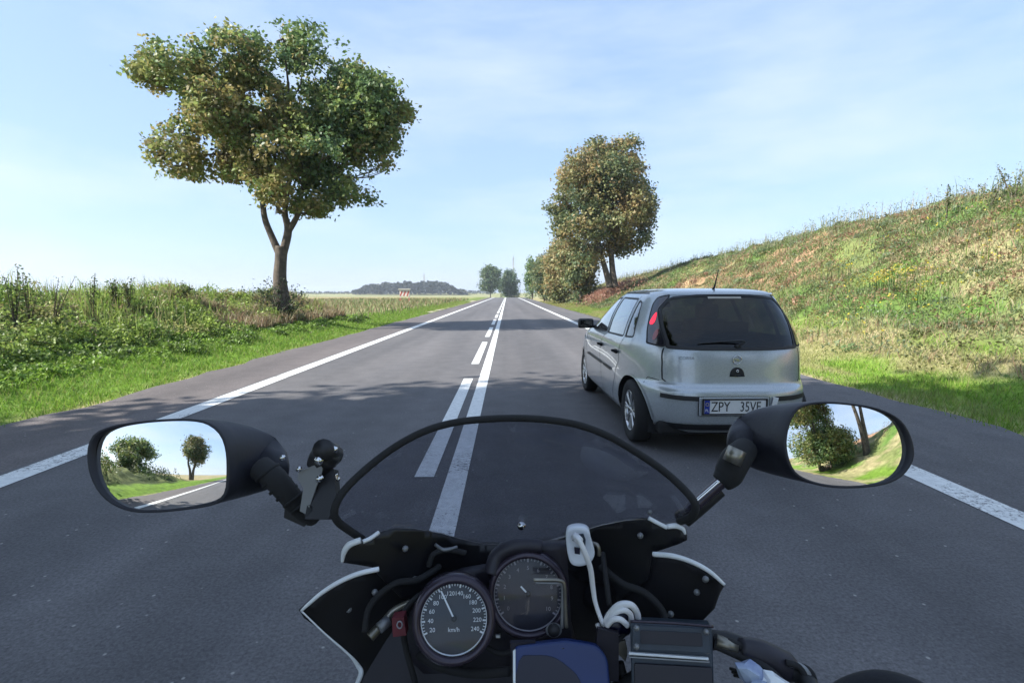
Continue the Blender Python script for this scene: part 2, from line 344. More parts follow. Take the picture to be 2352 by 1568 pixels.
# mown verge grass
def verge(name, x0, x1, y0, y1, n, label):
    x = uni(x0, x1, n); y = near(y0, y1, n, 1.7); keep = fbm(x*1.2, y*1.2, 61) > .12
    edge = np.minimum(np.abs(x-x0), np.abs(x-x1)); keep &= (edge > .25) | (rng.uniform(0, 1, n) < .35)
    x, y = x[keep], y[keep]; n = len(x); h = uni(.03, .10, n)*(.5+1.2*fbm(x*.9, y*.9, 63)); h *= 1+np.clip(y-20, 0, 60)*.012
    w = uni(.008, .018, n)*(1+np.clip(y-6, 0, 60)*.09)
    c = mixpal([(.21, .36, .04), (.17, .30, .04), (.25, .37, .06), (.13, .25, .04), (.28, .30, .10)], n)*uni(.75, 1.2, n)[:, None]
    if x0 > 0: c = mixc(c, np.array([.34, .31, .15]), ss(.42, .62, fbm(x*.9, y*.5, 25))*.7)
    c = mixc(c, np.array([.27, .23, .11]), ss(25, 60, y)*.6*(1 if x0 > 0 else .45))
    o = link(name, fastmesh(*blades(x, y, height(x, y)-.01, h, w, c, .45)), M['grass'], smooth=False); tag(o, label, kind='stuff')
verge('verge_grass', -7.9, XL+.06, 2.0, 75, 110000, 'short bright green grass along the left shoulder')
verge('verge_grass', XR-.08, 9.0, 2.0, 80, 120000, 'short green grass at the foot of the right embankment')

def clumps(n, x0, x1, y0, y1, rad, hgt, nl, size, pal, seed, p=1.3, flat=.75):
    """leafy weeds: a dome of small leaves for each clump"""
    cx = uni(x0, x1, n); cy = near(y0, y1, n, p); cz = height(cx, cy); r = uni(*rad, n); hh = uni(*hgt, n)*(.6+.8*fbm(cx*.7, cy*.7, seed))
    k = np.repeat(np.arange(n), nl); m = len(k); th = uni(0, 2*pi, m); q = rng.uniform(0, 1, m)**.5; el = rng.uniform(0, 1, m)**flat
    px = cx[k]+np.cos(th)*q*r[k]*(1-.5*el); py = cy[k]+np.sin(th)*q*r[k]*(1-.5*el)
    pz = height(px, py)+el*hh[k]*np.sqrt(np.clip(1-.75*q*q, .1, 1))
    cc = mixpal(pal, n)*uni(.75, 1.25, n)[:, None]; c = cc[k]*uni(.7, 1.3, m)[:, None]
    return leaves(np.stack([px, py, pz], -1), uni(*size, m)*(1+np.clip(py-8, 0, 60)*.02), c, .5)
def stems(n, x0, x1, y0, y1, h, w, pal, p=1.4, seed=71, thr=.0, lean=.12, xs=None, ys=None):
    x = uni(x0, x1, n) if xs is None else xs; y = near(y0, y1, n, p) if ys is None else ys
    k = fbm(x*.6, y*.6, seed) > thr; x, y = x[k], y[k]; n = len(x)
    hh = uni(*h, n); return blades(x, y, height(x, y), hh, uni(*w, n)*(1+np.clip(y-8, 0, 60)*.07), mixpal(pal, n)*uni(.8, 1.2, n)[:, None], lean, 3)
GRN = [(.075, .135, .03), (.055, .105, .03), (.10, .16, .035), (.12, .19, .035), (.045, .08, .03)]
OLV = [(.13, .14, .05), (.17, .16, .06), (.09, .11, .04)]
DRY = [(.36, .31, .18), (.31, .25, .15), (.40, .35, .22), (.30, .20, .13)]
LWP = [(.20, .30, .06), (.18, .27, .06), (.25, .35, .07), (.29, .38, .08), (.13, .19, .055), (.32, .33, .12), (.24, .32, .08), (.32, .27, .14)]
lw = join([clumps(1150, -14.5, -7.9, 3.5, 23, (.3, .85), (.10, .58), 150, (.04, .09), LWP, 81),
           clumps(420, -8.8, -6.6, 3.5, 24, (.25, .5), (.08, .22), 90, (.05, .09), GRN[2:4]+[(.17, .28, .045), (.19, .30, .05)], 82),
           stems(9000, -15, -8.0, 3.5, 24, (.25, .8), (.010, .020), LWP, thr=.45, lean=.25),
           stems(9000, -10.5, -7.6, 15.5, 24, (.2, .5), (.012, .022), DRY+[(.26, .17, .09)], p=1, lean=.3),
           clumps(260, -30, -9.0, -24, 3.5, (.5, 1.4), (.6, 1.6), 60, (.12, .25), GRN+OLV, 83, p=1)])
tag(link('bank_weeds', fastmesh(*lw), M['leaf'], smooth=False), 'tangled green and olive weeds on the low left bank', kind='stuff')
# behind the bank: field edge
EG0 = [(.19, .26, .09), (.15, .23, .07), (.22, .27, .11)]
fe = join([stems(14000, -30, -6.6, 24, 90, (.15, .5), (.012, .02), DRY+OLV+EG0, p=1.1, lean=.3)])
tag(link('field_grass', fastmesh(*fe), M['grass'], smooth=False), 'dry grass at the edge of the left field', kind='stuff')
# embankment
def patchy(n, x0, x1, y0, y1, fn, thr, p=1.4):
    x = uni(x0, x1, n); y = near(y0, y1, n, p); k = fn(x, y) > thr; return x[k], y[k]
EGR = [(.17, .25, .08), (.14, .21, .08), (.21, .27, .10), (.25, .29, .13), (.18, .23, .13)]
ex, ey = patchy(80000, 7.6, 20.5, 2.5, 95, lambda x, y: fbm(x*.9, y*.5, 25), .42)
eg = stems(0, 0, 0, 0, 0, (.07, .30), (.008, .015), DRY+DRY+[(.36, .26, .17)]+EGR[2:], lean=.5, xs=ex, ys=ey)
ex, ey = patchy(90000, 7.4, 20.5, 2.5, 90, lambda x, y: fbm(x*.30, y*.16, 21), .50)
eg2 = stems(0, 0, 0, 0, 0, (.08, .30), (.009, .016), EGR+OLV, lean=.45, xs=ex, ys=ey)
tag(link('embankment_grass', fastmesh(*join([eg, eg2])), M['grass'], smooth=False), 'dry and green tall grass over the right embankment', kind='stuff')
ew = join([clumps(1500, 7.6, 20, 4, 60, (.25, .9), (.10, .36), 75, (.04, .09), EGR+EGR+OLV, 91),
           clumps(600, 9.5, 20, 4, 60, (.4, 1.2), (.08, .24), 80, (.05, .10), [(.34, .20, .13), (.30, .19, .12), (.36, .27, .16)], 92),
           clumps(160, 8, 40, -60, 3, (.5, 1.2), (.3, .8), 40, (.12, .22), OLV+DRY, 93, p=1)])
tag(link('embankment_weeds', fastmesh(*ew), M['leaf'], smooth=False), 'low leafy weeds in green and russet patches on the embankment', kind='stuff')
# plants along the skyline of the embankment, with seed heads
n = 2400; sy = near(8, 90, n, 1.2); sx = 18.6+rng.normal(0, 1.7, n); hh = uni(.15, 1.0, n)**1.4*(.25+1.5*fbm(sy*.6, sx*0, 95))
c = mixpal([(.22, .26, .12), (.28, .28, .17), (.34, .31, .20), (.18, .22, .12)], n)
sk = blades(sx, sy, height(sx, sy), hh, uni(.014, .034, n)*(1+sy*.01), c, .16, 3)
k = np.repeat(np.arange(n), 7); q = rng.uniform(.45, 1, len(k))
pp = np.stack([sx[k]+rng.normal(0, .06, len(k)), sy[k]+rng.normal(0, .06, len(k)), height(sx, sy)[k]+hh[k]*q], -1)
sk2 = leaves(pp, uni(.04, .11, len(k)), c[k]*uni(.7, 1.2, len(k))[:, None], .2)
tag(link('skyline_weeds', fastmesh(*join([sk, sk2])), M['leaf'], smooth=False), 'tall weeds with seed heads along the top of the embankment', kind='stuff')
# yellow flowers
fl = []
for (px, py, nn, sp) in ((2030, 655, 110, .5), (1925, 630, 24, .5), (2160, 520, 30, .8), (2290, 610, 46, 1.0), (2080, 700, 16, .7), (1990, 745, 14, .6)):
    v = CR @ Vector(((px-1176)/FOC, (784-py)/FOC, -1)); t = 5.0
    while t < 120:
        q = Vector((0, 0, CAM_H))+v*t
        if q.z < float(height(np.array([q.x]), np.array([q.y]))[0])+.2: break
        t += .1
    x = q.x+rng.normal(0, sp, nn); y = q.y+rng.normal(0, sp*1.2, nn); fl.append(np.stack([x, y, height(x, y)+uni(.35, .62, nn)], -1))
fl = np.concatenate(fl); n = len(fl); k = np.repeat(np.arange(n), 4)
a = leaves(fl[k]+rng.normal(0, .03, (len(k), 3)), uni(.035, .07, len(k)), mixpal([(.50, .42, .05), (.42, .38, .10)], len(k)), .8, asp=.9)
b = blades(fl[:, 0], fl[:, 1], fl[:, 2]-.5, np.full(n, .5), np.full(n, .02), mixpal(GRN, n), .03, 3)
tag(link('yellow_flowers', fastmesh(*join([a, b])), M['grass'], smooth=False), 'small yellow wildflowers scattered over the right embankment', kind='stuff')

# ------------------------------------------------------------------ tubes, lofts
def smooth_path(pts, n=6):
    pts = [Vector(p) for p in pts]
    if len(pts) < 3: return pts, [i/(len(pts)-1)*(len(pts)-1) for i in range(len(pts))]
    out = []; tt = []
    for i in range(len(pts)-1):
        p0 = pts[max(i-1, 0)]; p1 = pts[i]; p2 = pts[i+1]; p3 = pts[min(i+2, len(pts)-1)]
        for k in range(n):
            t = k/n; out.append(.5*((2*p1)+(p2-p0)*t+(2*p0-5*p1+4*p2-p3)*t*t+(3*p1-p0-3*p2+p3)*t**3)); tt.append(i+t)
    out.append(pts[-1]); tt.append(len(pts)-1.0); return out, tt
def tube_geo(pts, rad, seg=10, n=6, closed=False, flat=None):
    pts = list(pts)
    if closed: pts = pts+[pts[0]]
    q, tt = smooth_path(pts, n); rad = rad if hasattr(rad, '__len__') else [rad]*len(pts)
    if closed: q = q[:-1]; tt = tt[:-1]
    rr = np.interp(tt, range(len(rad)), rad); V = []; F = []; up = None
    for i, p in enumerate(q):
        if closed: d = q[(i+1) % len(q)]-q[i-1]
        else: d = q[min(i+1, len(q)-1)]-q[max(i-1, 0)]
        d.normalize()
        if up is None: up = Vector((0, 0, 1)) if abs(d.z) < .9 else Vector((1, 0, 0))
        s = d.cross(up).normalized(); up = s.cross(d).normalized()
        for k in range(seg):
            a = 2*pi*k/seg; V.append(p+(s*cos(a)+up*sin(a)*(flat or 1))*rr[i])
    m = len(q)
    for i in range(m if closed else m-1):
        for k in range(seg): F.append((i*seg+k, i*seg+(k+1) % seg, ((i+1) % m)*seg+(k+1) % seg, ((i+1) % m)*seg+k))
    if not closed: F.append(tuple(range(seg))[::-1]); F.append(tuple(range((m-1)*seg, m*seg)))
    return V, F
def joinpy(gs):
    V, F = [], []
    for v, f in gs: k = len(V); V += list(v); F += [tuple(i+k for i in t) for t in f]
    return V, F
def tube(name, pts, rad, m, parent, seg=10, n=6, world=True, closed=False, flat=None):
    return link(name, pyd(*tube_geo(pts, rad, seg, n, closed, flat)), m, parent, world)

# ------------------------------------------------------------------ trees
def crown_leaves(lobes, nclu, nleaf, size, pal, gap=.0, spread=.24, shade_seed=5, tone=None):
    """lobes: (centre, (rx, ry, rz)); twigs near each lobe's surface carry tufts of leaves"""
    vol = np.array([r[0]*r[1]*r[2] for c, r in lobes])**(2/3); pr = vol/vol.sum()
    li = rng.choice(len(lobes), nclu, p=pr); C0 = np.array([list(c) for c, r in lobes]); R0 = np.array([list(r) for c, r in lobes])
    d = rng.normal(0, 1, (nclu, 3)); d /= np.linalg.norm(d, axis=1)[:, None]; rad = rng.uniform(.25, 1.06, nclu)**.55
    P0 = C0[li]+d*R0[li]*rad[:, None]
    if gap:
        q = .5*fbm(P0[:, 0]*.9+P0[:, 1]*.5, P0[:, 2]*.9-P0[:, 1]*.4, 101)+.5*fbm(P0[:, 0]*2.1+P0[:, 1]*1.3, P0[:, 2]*2.1-P0[:, 1]*1.1, 107); keep = q > gap; P0, d = P0[keep], d[keep]
    nclu = len(P0); k = np.repeat(np.arange(nclu), nleaf); m = len(k)
    p = P0[k]+rng.normal(0, spread, (m, 3))*np.array([1, 1, .6]); p[:, 2] -= np.abs(rng.normal(0, spread*.4, m))
    t = fbm(P0[:, 0]*.55+P0[:, 1]*.3, P0[:, 2]*.55+P0[:, 1]*.3, shade_seed)
    pal = np.array(pal); idx = np.clip(((t-.3)/.4*len(pal)*.55+len(pal)*.2+rng.normal(0, 1.3, nclu)).astype(int), 0, len(pal)-1)
    c = pal[idx]*uni(.75, 1.35, nclu)[:, None]*2.0
    if tone is not None: c = tone(P0, c)
    return leaves(p, uni(.7, 1.25, m)*size, c[k]*uni(.8, 1.2, m)[:, None], .45, out=d[k]*.6, asp=.72)
def tree(name, label, base, limbs, lobes, nclu, nleaf, size, pal, gap=0, spread=.24, seed=5, group=None, twigs=True, tone=None, rb=.3):
    root = empty(name, base, label, 'tree', group)
    gs = [tube_geo(p, r, 9, 5) for p, r in limbs]
    if twigs:                                    # a branch from the nearest limb point to each lobe
        pts = [Vector(q) for p, r in limbs for q in p[1:]]
        for c, r in lobes:
            c = Vector(c); low = [q for q in pts if q.z < c.z+.2] or pts
            s = min(low, key=lambda q: (q-c).length)
            if (s-c).length < .3: continue
            mid = s.lerp(c, .5)+Vector((random.uniform(-.3, .3), random.uniform(-.3, .3), -.12*(s-c).length))
            gs.append(tube_geo([s, mid, c], [rb*.28, rb*.17, rb*.07], 6, 4))
            for _ in range(3):
                e = c+Vector((random.uniform(-1, 1)*r[0]*.8, random.uniform(-1, 1)*r[1]*.8, random.uniform(-.4, .8)*r[2]))
                gs.append(tube_geo([mid.lerp(c, .5), mid.lerp(e, .6)+Vector((0, 0, .1)), e], [rb*.10, rb*.07, rb*.03], 5, 3))
    link('trunk', pyd(*joinpy(gs)), M['bark'], root, True)
    o = link('crown', fastmesh(*crown_leaves(lobes, nclu, nleaf, size, pal, gap, spread, seed, tone)), M['leaf'], root, True, smooth=False)
    return root
def lobes_px(L, Y, depth, xc, halfw, kz=.9, kp=.97):
    """crown masses traced as px, py, rx, ry and spread through the crown's real depth"""
    out = []; ymid = sum(l[1] for l in L)/len(L)
    for (cx, cy, rx, ry) in L:
        env = depth*math.sqrt(max(.06, 1-((cx-xc)/halfw)**2)); s = Y/FOC
        for k in range(3):
            dy = random.uniform(-.5, 1)*env if k else random.uniform(-.1, .3)*env
            f = kz*(1 if k == 0 else .85)
            r = (rx+ry)/2*s; m0 = atY(xc, ymid, Y); q = math.sqrt(max(.05, 1-(dy/(depth*1.08))**2))*(1+min(dy, 0)/Y)
            p = atY(cx, cy, Y); p = m0+(p-m0)*q*kp+Vector((0, dy, 0))
            out.append((p, (rx*s*f, min(r, env)*1.0, ry*s*f)))
    return out
MAPLE = [(.046, .080, .038), (.062, .100, .038), (.084, .120, .038), (.106, .130, .042), (.128, .134, .046), (.152, .128, .052)]
L1 = [(345, 160, 48, 36), (430, 168, 80, 60), (520, 160, 90, 80), (610, 165, 90, 90), (640, 75, 42, 52), (700, 130, 90, 75), (780, 165, 88, 75),
      (850, 200, 72, 75), (900, 232, 40, 58), (440, 245, 68, 48), (400, 290, 55, 40), (350, 330, 40, 24), (540, 275, 95, 70), (650, 285, 105, 85), (760, 285, 105, 85), (850, 305, 78, 62),
      (893, 372, 32, 18), (345, 368, 55, 32), (420, 350, 70, 34), (495, 345, 75, 40), (590, 360, 60, 42), (700, 385, 72, 52), (790, 375, 76, 42),
      (832, 442, 32, 28), (765, 440, 62, 36), (692, 462, 34, 30), (310, 165, 22, 24), (610, 425, 22, 30), (575, 120, 60, 45), (722, 476, 52, 24), (655, 478, 34, 26), (600, 400, 50, 30), (520, 385, 60, 22), (930, 235, 16, 32)]
YT = 19.0
def TL(px, py, dy=0): p = atY(px, py, YT); return Vector((p.x, p.y+dy, p.z))
limbs = [([TL(650, 712), TL(647, 680), TL(643, 640), TL(645, 600), TL(647, 566)], [.40, .28, .235, .21, .22]),
         ([TL(643, 585), TL(625, 545), TL(608, 500), TL(600, 440), TL(585, 400), TL(545, 370, .3), TL(490, 345, .5), TL(400, 355, .6)], [.15, .12, .105, .09, .075, .06, .045, .02]),
         ([TL(600, 440), TL(588, 380), TL(570, 300), TL(560, 200)], [.085, .07, .05, .02]),
         ([TL(649, 585), TL(662, 530), TL(655, 490), TL(655, 420, .3), TL(660, 330, .5), TL(655, 220, .4), TL(650, 90)], [.16, .14, .10, .085, .07, .045, .02]),
         ([TL(660, 535), TL(685, 490), TL(690, 430, .2), TL(715, 340, .4), TL(750, 230, .2)], [.12, .095, .08, .055, .02]),
         ([TL(688, 440, .2), TL(740, 395, .5), TL(820, 340, .4)], [.06, .045, .02]),
         ([TL(580, 395), TL(520, 330, .6), TL(440, 260, 1), TL(370, 180, .8)], [.06, .05, .035, .015]),
         ([TL(665, 335, .5), TL(620, 280, 1.5), TL(590, 200, 2.4)], [.06, .04, .02]), ([TL(690, 400, .3), TL(700, 300, 1.5), TL(690, 220, 2.2)], [.06, .04, .02])]
def tone1(P0, c):          # a paler yellow-green spray and the rusty patches of the photo's tree
    a = TL(722, 232); d = np.linalg.norm((P0-np.array([a.x, a.y-3, a.z]))*np.array([1, .3, 1]), axis=1)
    c = mixc(c, np.array([.30, .33, .07]), (d < .55)*.9)
    b = TL(430, 345); d = np.linalg.norm((P0-np.array(b))*np.array([.55, .2, 1.3]), axis=1)
    return mixc(c, np.array([.19, .16, .065]), (1-ss(.4, 1.1, d))*.3)
tb = TL(650, 712)
random.seed(3); rng = np.random.default_rng(3)
tree('broadleaf_tree', 'big spreading tree with a forked trunk on the left bank', tb, limbs, lobes_px(L1, YT, 3.6, 630, 340, .86, 1.0), 8000, 12, .155, MAPLE, .45, .15, 5, rb=.13, tone=tone1)
# shrub round its foot
sb = Vector((tb.x, tb.y-.4, float(height(np.array([tb.x]), np.array([tb.y]))[0])))
root = empty('shrub', sb, 'sparse twiggy shrub growing round the foot of the big left tree', 'shrub')
gs, tips = [], []
for i in range(34):
    a = random.uniform(0, 2*pi); r = random.uniform(.15, 1.25); z = random.uniform(.4, 1.75)*(1-.25*r)
    e = sb+Vector((cos(a)*r, sin(a)*r*.6, z)); m_ = sb+Vector((cos(a)*r*.35, sin(a)*r*.3, z*.6)); gs.append(tube_geo([sb, m_, e], [.022, .014, .005], 5, 4))
    for t in (0, .25, .5): tips.append(e.lerp(m_, t))
link('stem', pyd(*joinpy(gs)), M['bark'], root, True)
tp = np.array([list(t) for t in tips]); k = np.repeat(np.arange(len(tp)), 9)
low = np.stack([sb.x+rng.normal(0, .45, 900), sb.y+rng.normal(0, .4, 900), sb.z+np.abs(rng.normal(0, .32, 900))], -1)
pp = np.concatenate([tp[k]+rng.normal(0, .08, (len(k), 3)), low])
link('foliage', fastmesh(*leaves(pp, uni(.05, .12, len(pp)), mixpal([(.035, .06, .03), (.05, .08, .03), (.07, .08, .04)], len(pp)), .3)), M['leaf'], root, True, smooth=False)

# tall tree at the foot of the embankment
YR = 46.0
def TR(px, py, dy=0): p = atY(px, py, YR); return Vector((p.x, p.y+dy, p.z))
L2 = [(1385, 350, 45, 38), (1440, 340, 45, 35), (1330, 385, 45, 42), (1400, 400, 75, 50), (1455, 400, 42, 55), (1300, 405, 22, 30), (1330, 455, 60, 48), (1410, 465, 72, 55), (1465, 470, 40, 55),
      (1285, 470, 30, 28), (1490, 500, 18, 40), (1330, 520, 55, 45), (1400, 530, 55, 45), (1455, 545, 45, 35), (1290, 520, 28, 28), (1425, 572, 28, 16), (1350, 575, 50, 35), (1370, 330, 22, 20), (1437, 322, 20, 16)]
limbs = [([TR(1412, 660), TR(1407, 620), TR(1404, 575), TR(1405, 520), TR(1415, 440), TR(1430, 360)], [.36, .27, .24, .20, .13, .05]),
         ([TR(1402, 660), TR(1391, 620), TR(1378, 575), TR(1365, 520), TR(1350, 440), TR(1375, 350)], [.34, .26, .22, .18, .12, .05])]
BROWN = [(.050, .074, .038), (.070, .090, .040), (.096, .106, .044), (.120, .114, .048), (.142, .116, .052), (.160, .118, .056)]
def tone2(P0, c):
    a = TR(1300, 440); return c*1.0
t2 = tree('broadleaf_tree', 'tall tree with two slender trunks above the red patch right of the road', TR(1407, 660), limbs, lobes_px(L2, YR, 4.0, 1390, 135, 1.0, 1.0), 5200, 12, .25, BROWN, .41, .26, 8, rb=.18)
# the lower trees beyond it along the right side of the road
def far_tree(px, ptop, pbot, hw, Y, label, pal, n=700, size=.34, trunkpx=None, group=None, cbot=None, seedl=3, dx=0):
    s = Y/FOC; base = atY(px, 690, Y); base.z = float(height(np.array([base.x]), np.array([base.y]))[0])-.1
    L = []; cb = cbot or pbot
    for i in range(9):
        yy = ptop+(cb-ptop)*(.12+.8*random.random()); prof = math.sin(pi*min(1, max(.1, (yy-ptop)/(cb-ptop)))*.9+.15)
        L.append((px+dx+random.uniform(-.6, .6)*hw*prof, yy, hw*.5, (cb-ptop)*.2))
    L.append((px+dx, ptop+(cb-ptop)*.14, hw*.4, (cb-ptop)*.14)); L.append((px+dx, (ptop+cb)/2, hw*.8, (cb-ptop)*.4))
    top = atY(px+dx, ptop+(cb-ptop)*.3, Y)
    limbs = [([base, base.lerp(top, .3)+Vector((.15, 0, 0)), base.lerp(top, .65), top], [.011*(base-top).length*1.9, .2, .14, .05])]
    return tree('broadleaf_tree', label, base, limbs, lobes_px(L, Y, hw*s*.9, px+dx, hw*1.5), n, 9, size, pal, .30, size*.95, random.randint(1, 99), group, rb=.2)
far_tree(1332, 528, 680, 66, 56, 'dark brown-green tree hanging low beside the tall two-trunked tree', BROWN, 1900, .30, cbot=678)
far_tree(1284, 533, 690, 56, 66, 'rusty olive tree in the middle of the right roadside row', BROWN[1:], 1700, .32, cbot=690)
far_tree(1250, 572, 690, 42, 86, 'smaller green tree in the right roadside row', BROWN[:4], 1100, .34, cbot=692)
far_tree(1222, 590, 688, 25, 112, 'last and farthest tree of the right roadside row', MAPLE[:3], 500, .38, cbot=684)
# trees where the road goes over the crest
FT = [(.04, .066, .036), (.05, .08, .04), (.07, .092, .042)]
far_tree(1126, 610, 690, 32, 230, 'taller of the distant trees left of the road crest', FT, 900, .7, cbot=682)
far_tree(1175, 614, 690, 27, 240, 'distant tree under the thin mast at the road crest', FT, 800, .7, cbot=684)
far_tree(1150, 632, 690, 26, 262, 'low distant tree between the two taller ones at the road crest', FT, 300, .7, cbot=676)
# trees that stand outside the picture: the one whose shade lies on the near road, and those seen in the mirrors
def round_tree(x, y, h, w, cb, label, pal, n=1500, size=.26, seed=4, trunk=2, gap=.33, nleaf=10, nl=20):
    random.seed(seed*11)
    z0 = float(height(np.array([x]), np.array([y]))[0])-.1; b = Vector((x, y, z0)); lob = []
    for i in range(nl):
        a = random.uniform(0, 2*pi); q = random.uniform(0, 1)**.5; t = random.random()
        rr = w*.5*math.sin(pi*(.18+.72*t)); lob.append((Vector((x+cos(a)*q*rr*.75, y+sin(a)*q*rr*.75, z0+cb+(h-cb)*(.12+.76*t))), (w*.2, w*.2, (h-cb)*.17)))
    limbs = []
    for k in range(trunk):
        s = (-1)**k*.35*(trunk > 1)
        limbs.append(([b+Vector((s*.5, 0, 0)), b+Vector((s, 0, cb*.6)), b+Vector((s*2.2, .2, cb*1.1)), b+Vector((s*3, 0, h*.75))], [.34, .25, .18, .05]))
    return tree('broadleaf_tree', label, b, limbs, lob, n, nleaf, size, pal, gap, size*1.05, seed, rb=.25)
round_tree(-9.6, -2.2, 14.8, 14.2, 2.8, 'roadside tree behind the left shoulder whose crown shades the near road', MAPLE, 12500, .31, 6, gap=.1, nl=46)
round_tree(7.4, -13.5, 10.5, 9, .8, 'bushy tree behind the rider on the right, seen in the right mirror', MAPLE[1:], 3600, .24, 7)
round_tree(11.4, -10.6, 12, 6.5, 5.8, 'tree with bare twin trunks behind on the right slope, seen in the right mirror', MAPLE, 1200, .26, 9)
round_tree(-9.6, -26.0, 9, 6, 3.2, 'tree behind on the left, seen in the left mirror', BROWN, 1000, .32, 10)
round_tree(-17.0, -17.0, 5.2, 10, .3, 'wide low tree behind in the left field, seen in the left mirror', MAPLE[1:5], 1100, .34, 12)
# shrubby red patch under the tall tree
n = 420; x = rng.normal(9.9, 1.0, n); y = rng.normal(50, 3.0, n); k = np.repeat(np.arange(n), 12)
pp = np.stack([x[k]+rng.normal(0, .15, len(k)), y[k]+rng.normal(0, .2, len(k)), height(x, y)[k]+uni(.0, .95, len(k))], -1)
tag(link('red_undergrowth', fastmesh(*leaves(pp, uni(.12, .22, len(k)), mixpal([(.34, .17, .12), (.30, .15, .11), (.34, .22, .15)], len(k)), .5)), M['leaf'], smooth=False), 'reddish undergrowth at the foot of the tall two-trunked tree', kind='stuff')

# individual tall weeds against the sky on the left bank
def tall_weed(px, pt, Y, label, lean=0, dense=40, w=.14, grp='tall weeds standing above the left bank'):
    p = atY(px, pt, Y); z0 = float(height(np.array([p.x]), np.array([p.y]))[0]); b = Vector((p.x, p.y, z0)); H = max(.5, p.z-z0)
    root = empty('tall_weed', b, label, 'plant', grp); gs = []; tips = []
    for i in range(5):
        a = random.uniform(0, 2*pi); f = random.uniform(.6, 1) if i else 1
        e = b+Vector((cos(a)*w*f+lean*f, sin(a)*w*f, H*f)); gs.append(tube_geo([b, b.lerp(e, .5)+Vector((0, 0, .05)), e], [.014, .010, .004], 4, 3)); tips += [b.lerp(e, t) for t in np.linspace(.45, 1, 7)]
    link('stem', pyd(*joinpy(gs)), M['bark'], root, True)
    tp = np.array([list(t) for t in tips]); k = np.repeat(np.arange(len(tp)), dense//8); pp = tp[k]+rng.normal(0, .045, (len(k), 3))
    link('foliage', fastmesh(*leaves(pp, uni(.03, .07, len(pp))*(Y/12 if Y > 12 else 1), mixpal(GRN[:3]+OLV, len(pp)), .3)), M['leaf'], root, True, smooth=False)
tall_weed(22, 610, 9.5, 'tallest weed above the left bank, at the far left edge', .05, 60)
tall_weed(58, 628, 10, 'second weed from the left edge above the left bank', .1, 60)
tall_weed(112, 635, 10.5, 'thin leaning weed above the left bank', .35, 24)
tall_weed(205, 634, 12, 'feathery double weed above the left bank', 0, 48)
tall_weed(262, 644, 13, 'dark pointed weed above the left bank', 0, 90, .1)
tall_weed(292, 640, 13, 'leafy weed next to the dark pointed one above the left bank', 0, 70)
tall_weed(425, 652, 16, 'bushy weed above the middle of the left bank', 0, 90, .3)
tall_weed(2280, 402, 17.5, 'bushy plant on the embankment skyline near the right edge', 0, 40, .4, 'tall plants on the embankment skyline')
tall_weed(2335, 372, 17.0, 'tallest plant on the embankment skyline at the right edge', 0, 50, .5, 'tall plants on the embankment skyline')
tall_weed(2180, 425, 18.5, 'thin upright stalk on the embankment skyline', 0, 30, .08, 'tall plants on the embankment skyline')

# distant wood on the left and the masts
fx = []; nn = 5200
wx = rng.uniform(0, 1, nn); px = 812+wx*262; top = np.interp(px, [812, 828, 840, 870, 885, 940, 1000, 1022, 1040, 1052, 1074], [671, 664, 657, 655, 651, 649, 648, 651, 657, 664, 671])+ (vn(px*.12, px*0, 77)-.5)*5
Yw = 620+rng.uniform(-30, 60, nn); X = (px-1165)/FOC*Yw; zt = CAM_H+(671-top)/FOC*620
zz = zt*rng.uniform(0, 1, nn)**.45+rng.normal(0, .5, nn)
V_, F_, C_ = leaves(np.stack([X, Yw, zz], -1), uni(2.2, 4.6, nn), mixpal([(.018, .030, .022), (.025, .038, .025), (.032, .045, .028)], nn), .3, asp=.9)
tag(link('distant_wood', fastmesh(V_, F_, C_), M['leaf'], smooth=False), 'distant blue-green wood beyond the left field', kind='stuff')
nn = 1500; X = uni(-330, -20, nn); Y_ = uni(640, 700, nn)
V_, F_, C_ = leaves(np.stack([X, Y_, uni(0, 3.5, nn)*(.4+fbm(X*.03, Y_*0, 3))], -1), uni(1.5, 3, nn), mixpal([(.04, .055, .04)], nn), .3, asp=.9)
tag(link('distant_hedge', fastmesh(V_, F_, C_), M['leaf'], smooth=False), 'low line of far hedges along the horizon', kind='stuff')
M['steel'] = mat('galvanised_steel', (.30, .31, .32), .5, .6, noise=(3, .3))
def mast(px, pt, Y, w, label):
    p = atY(px, 672, Y); H = atY(px, pt, Y).z; root = empty('radio_mast', (p.x, p.y, 0), label, 'mast'); gs = []
    for sx, sy in ((-1, -1), (1, -1), (0, 1)): gs.append(tube_geo([(p.x+sx*w, p.y+sy*w, 0), (p.x+sx*w*.55, p.y+sy*w*.55, H)], w*.2, 5, 1))
    n = 14
    for k in range(n):
        z = H*k/n; f = 1-.45*k/n; c = [(p.x+sx*w*f, p.y+sy*w*f) for sx, sy in ((-1, -1), (1, -1), (0, 1))]
        for j in range(3): gs.append(tube_geo([(*c[j], z), (*c[(j+1) % 3], z+H/n)], w*.10, 4, 1))
    link('lattice', pyd(*joinpy(gs)), M['steel'], root, True)
    tube('antenna', [(p.x, p.y, H), (p.x, p.y, H*1.08)], w*.25, M['steel'], root, 6)
mast(975, 630, 640, 1.3, 'short far mast standing behind the distant wood')
mast(1179, 592, 300, .55, 'thin tall mast above the distant trees at the road crest')

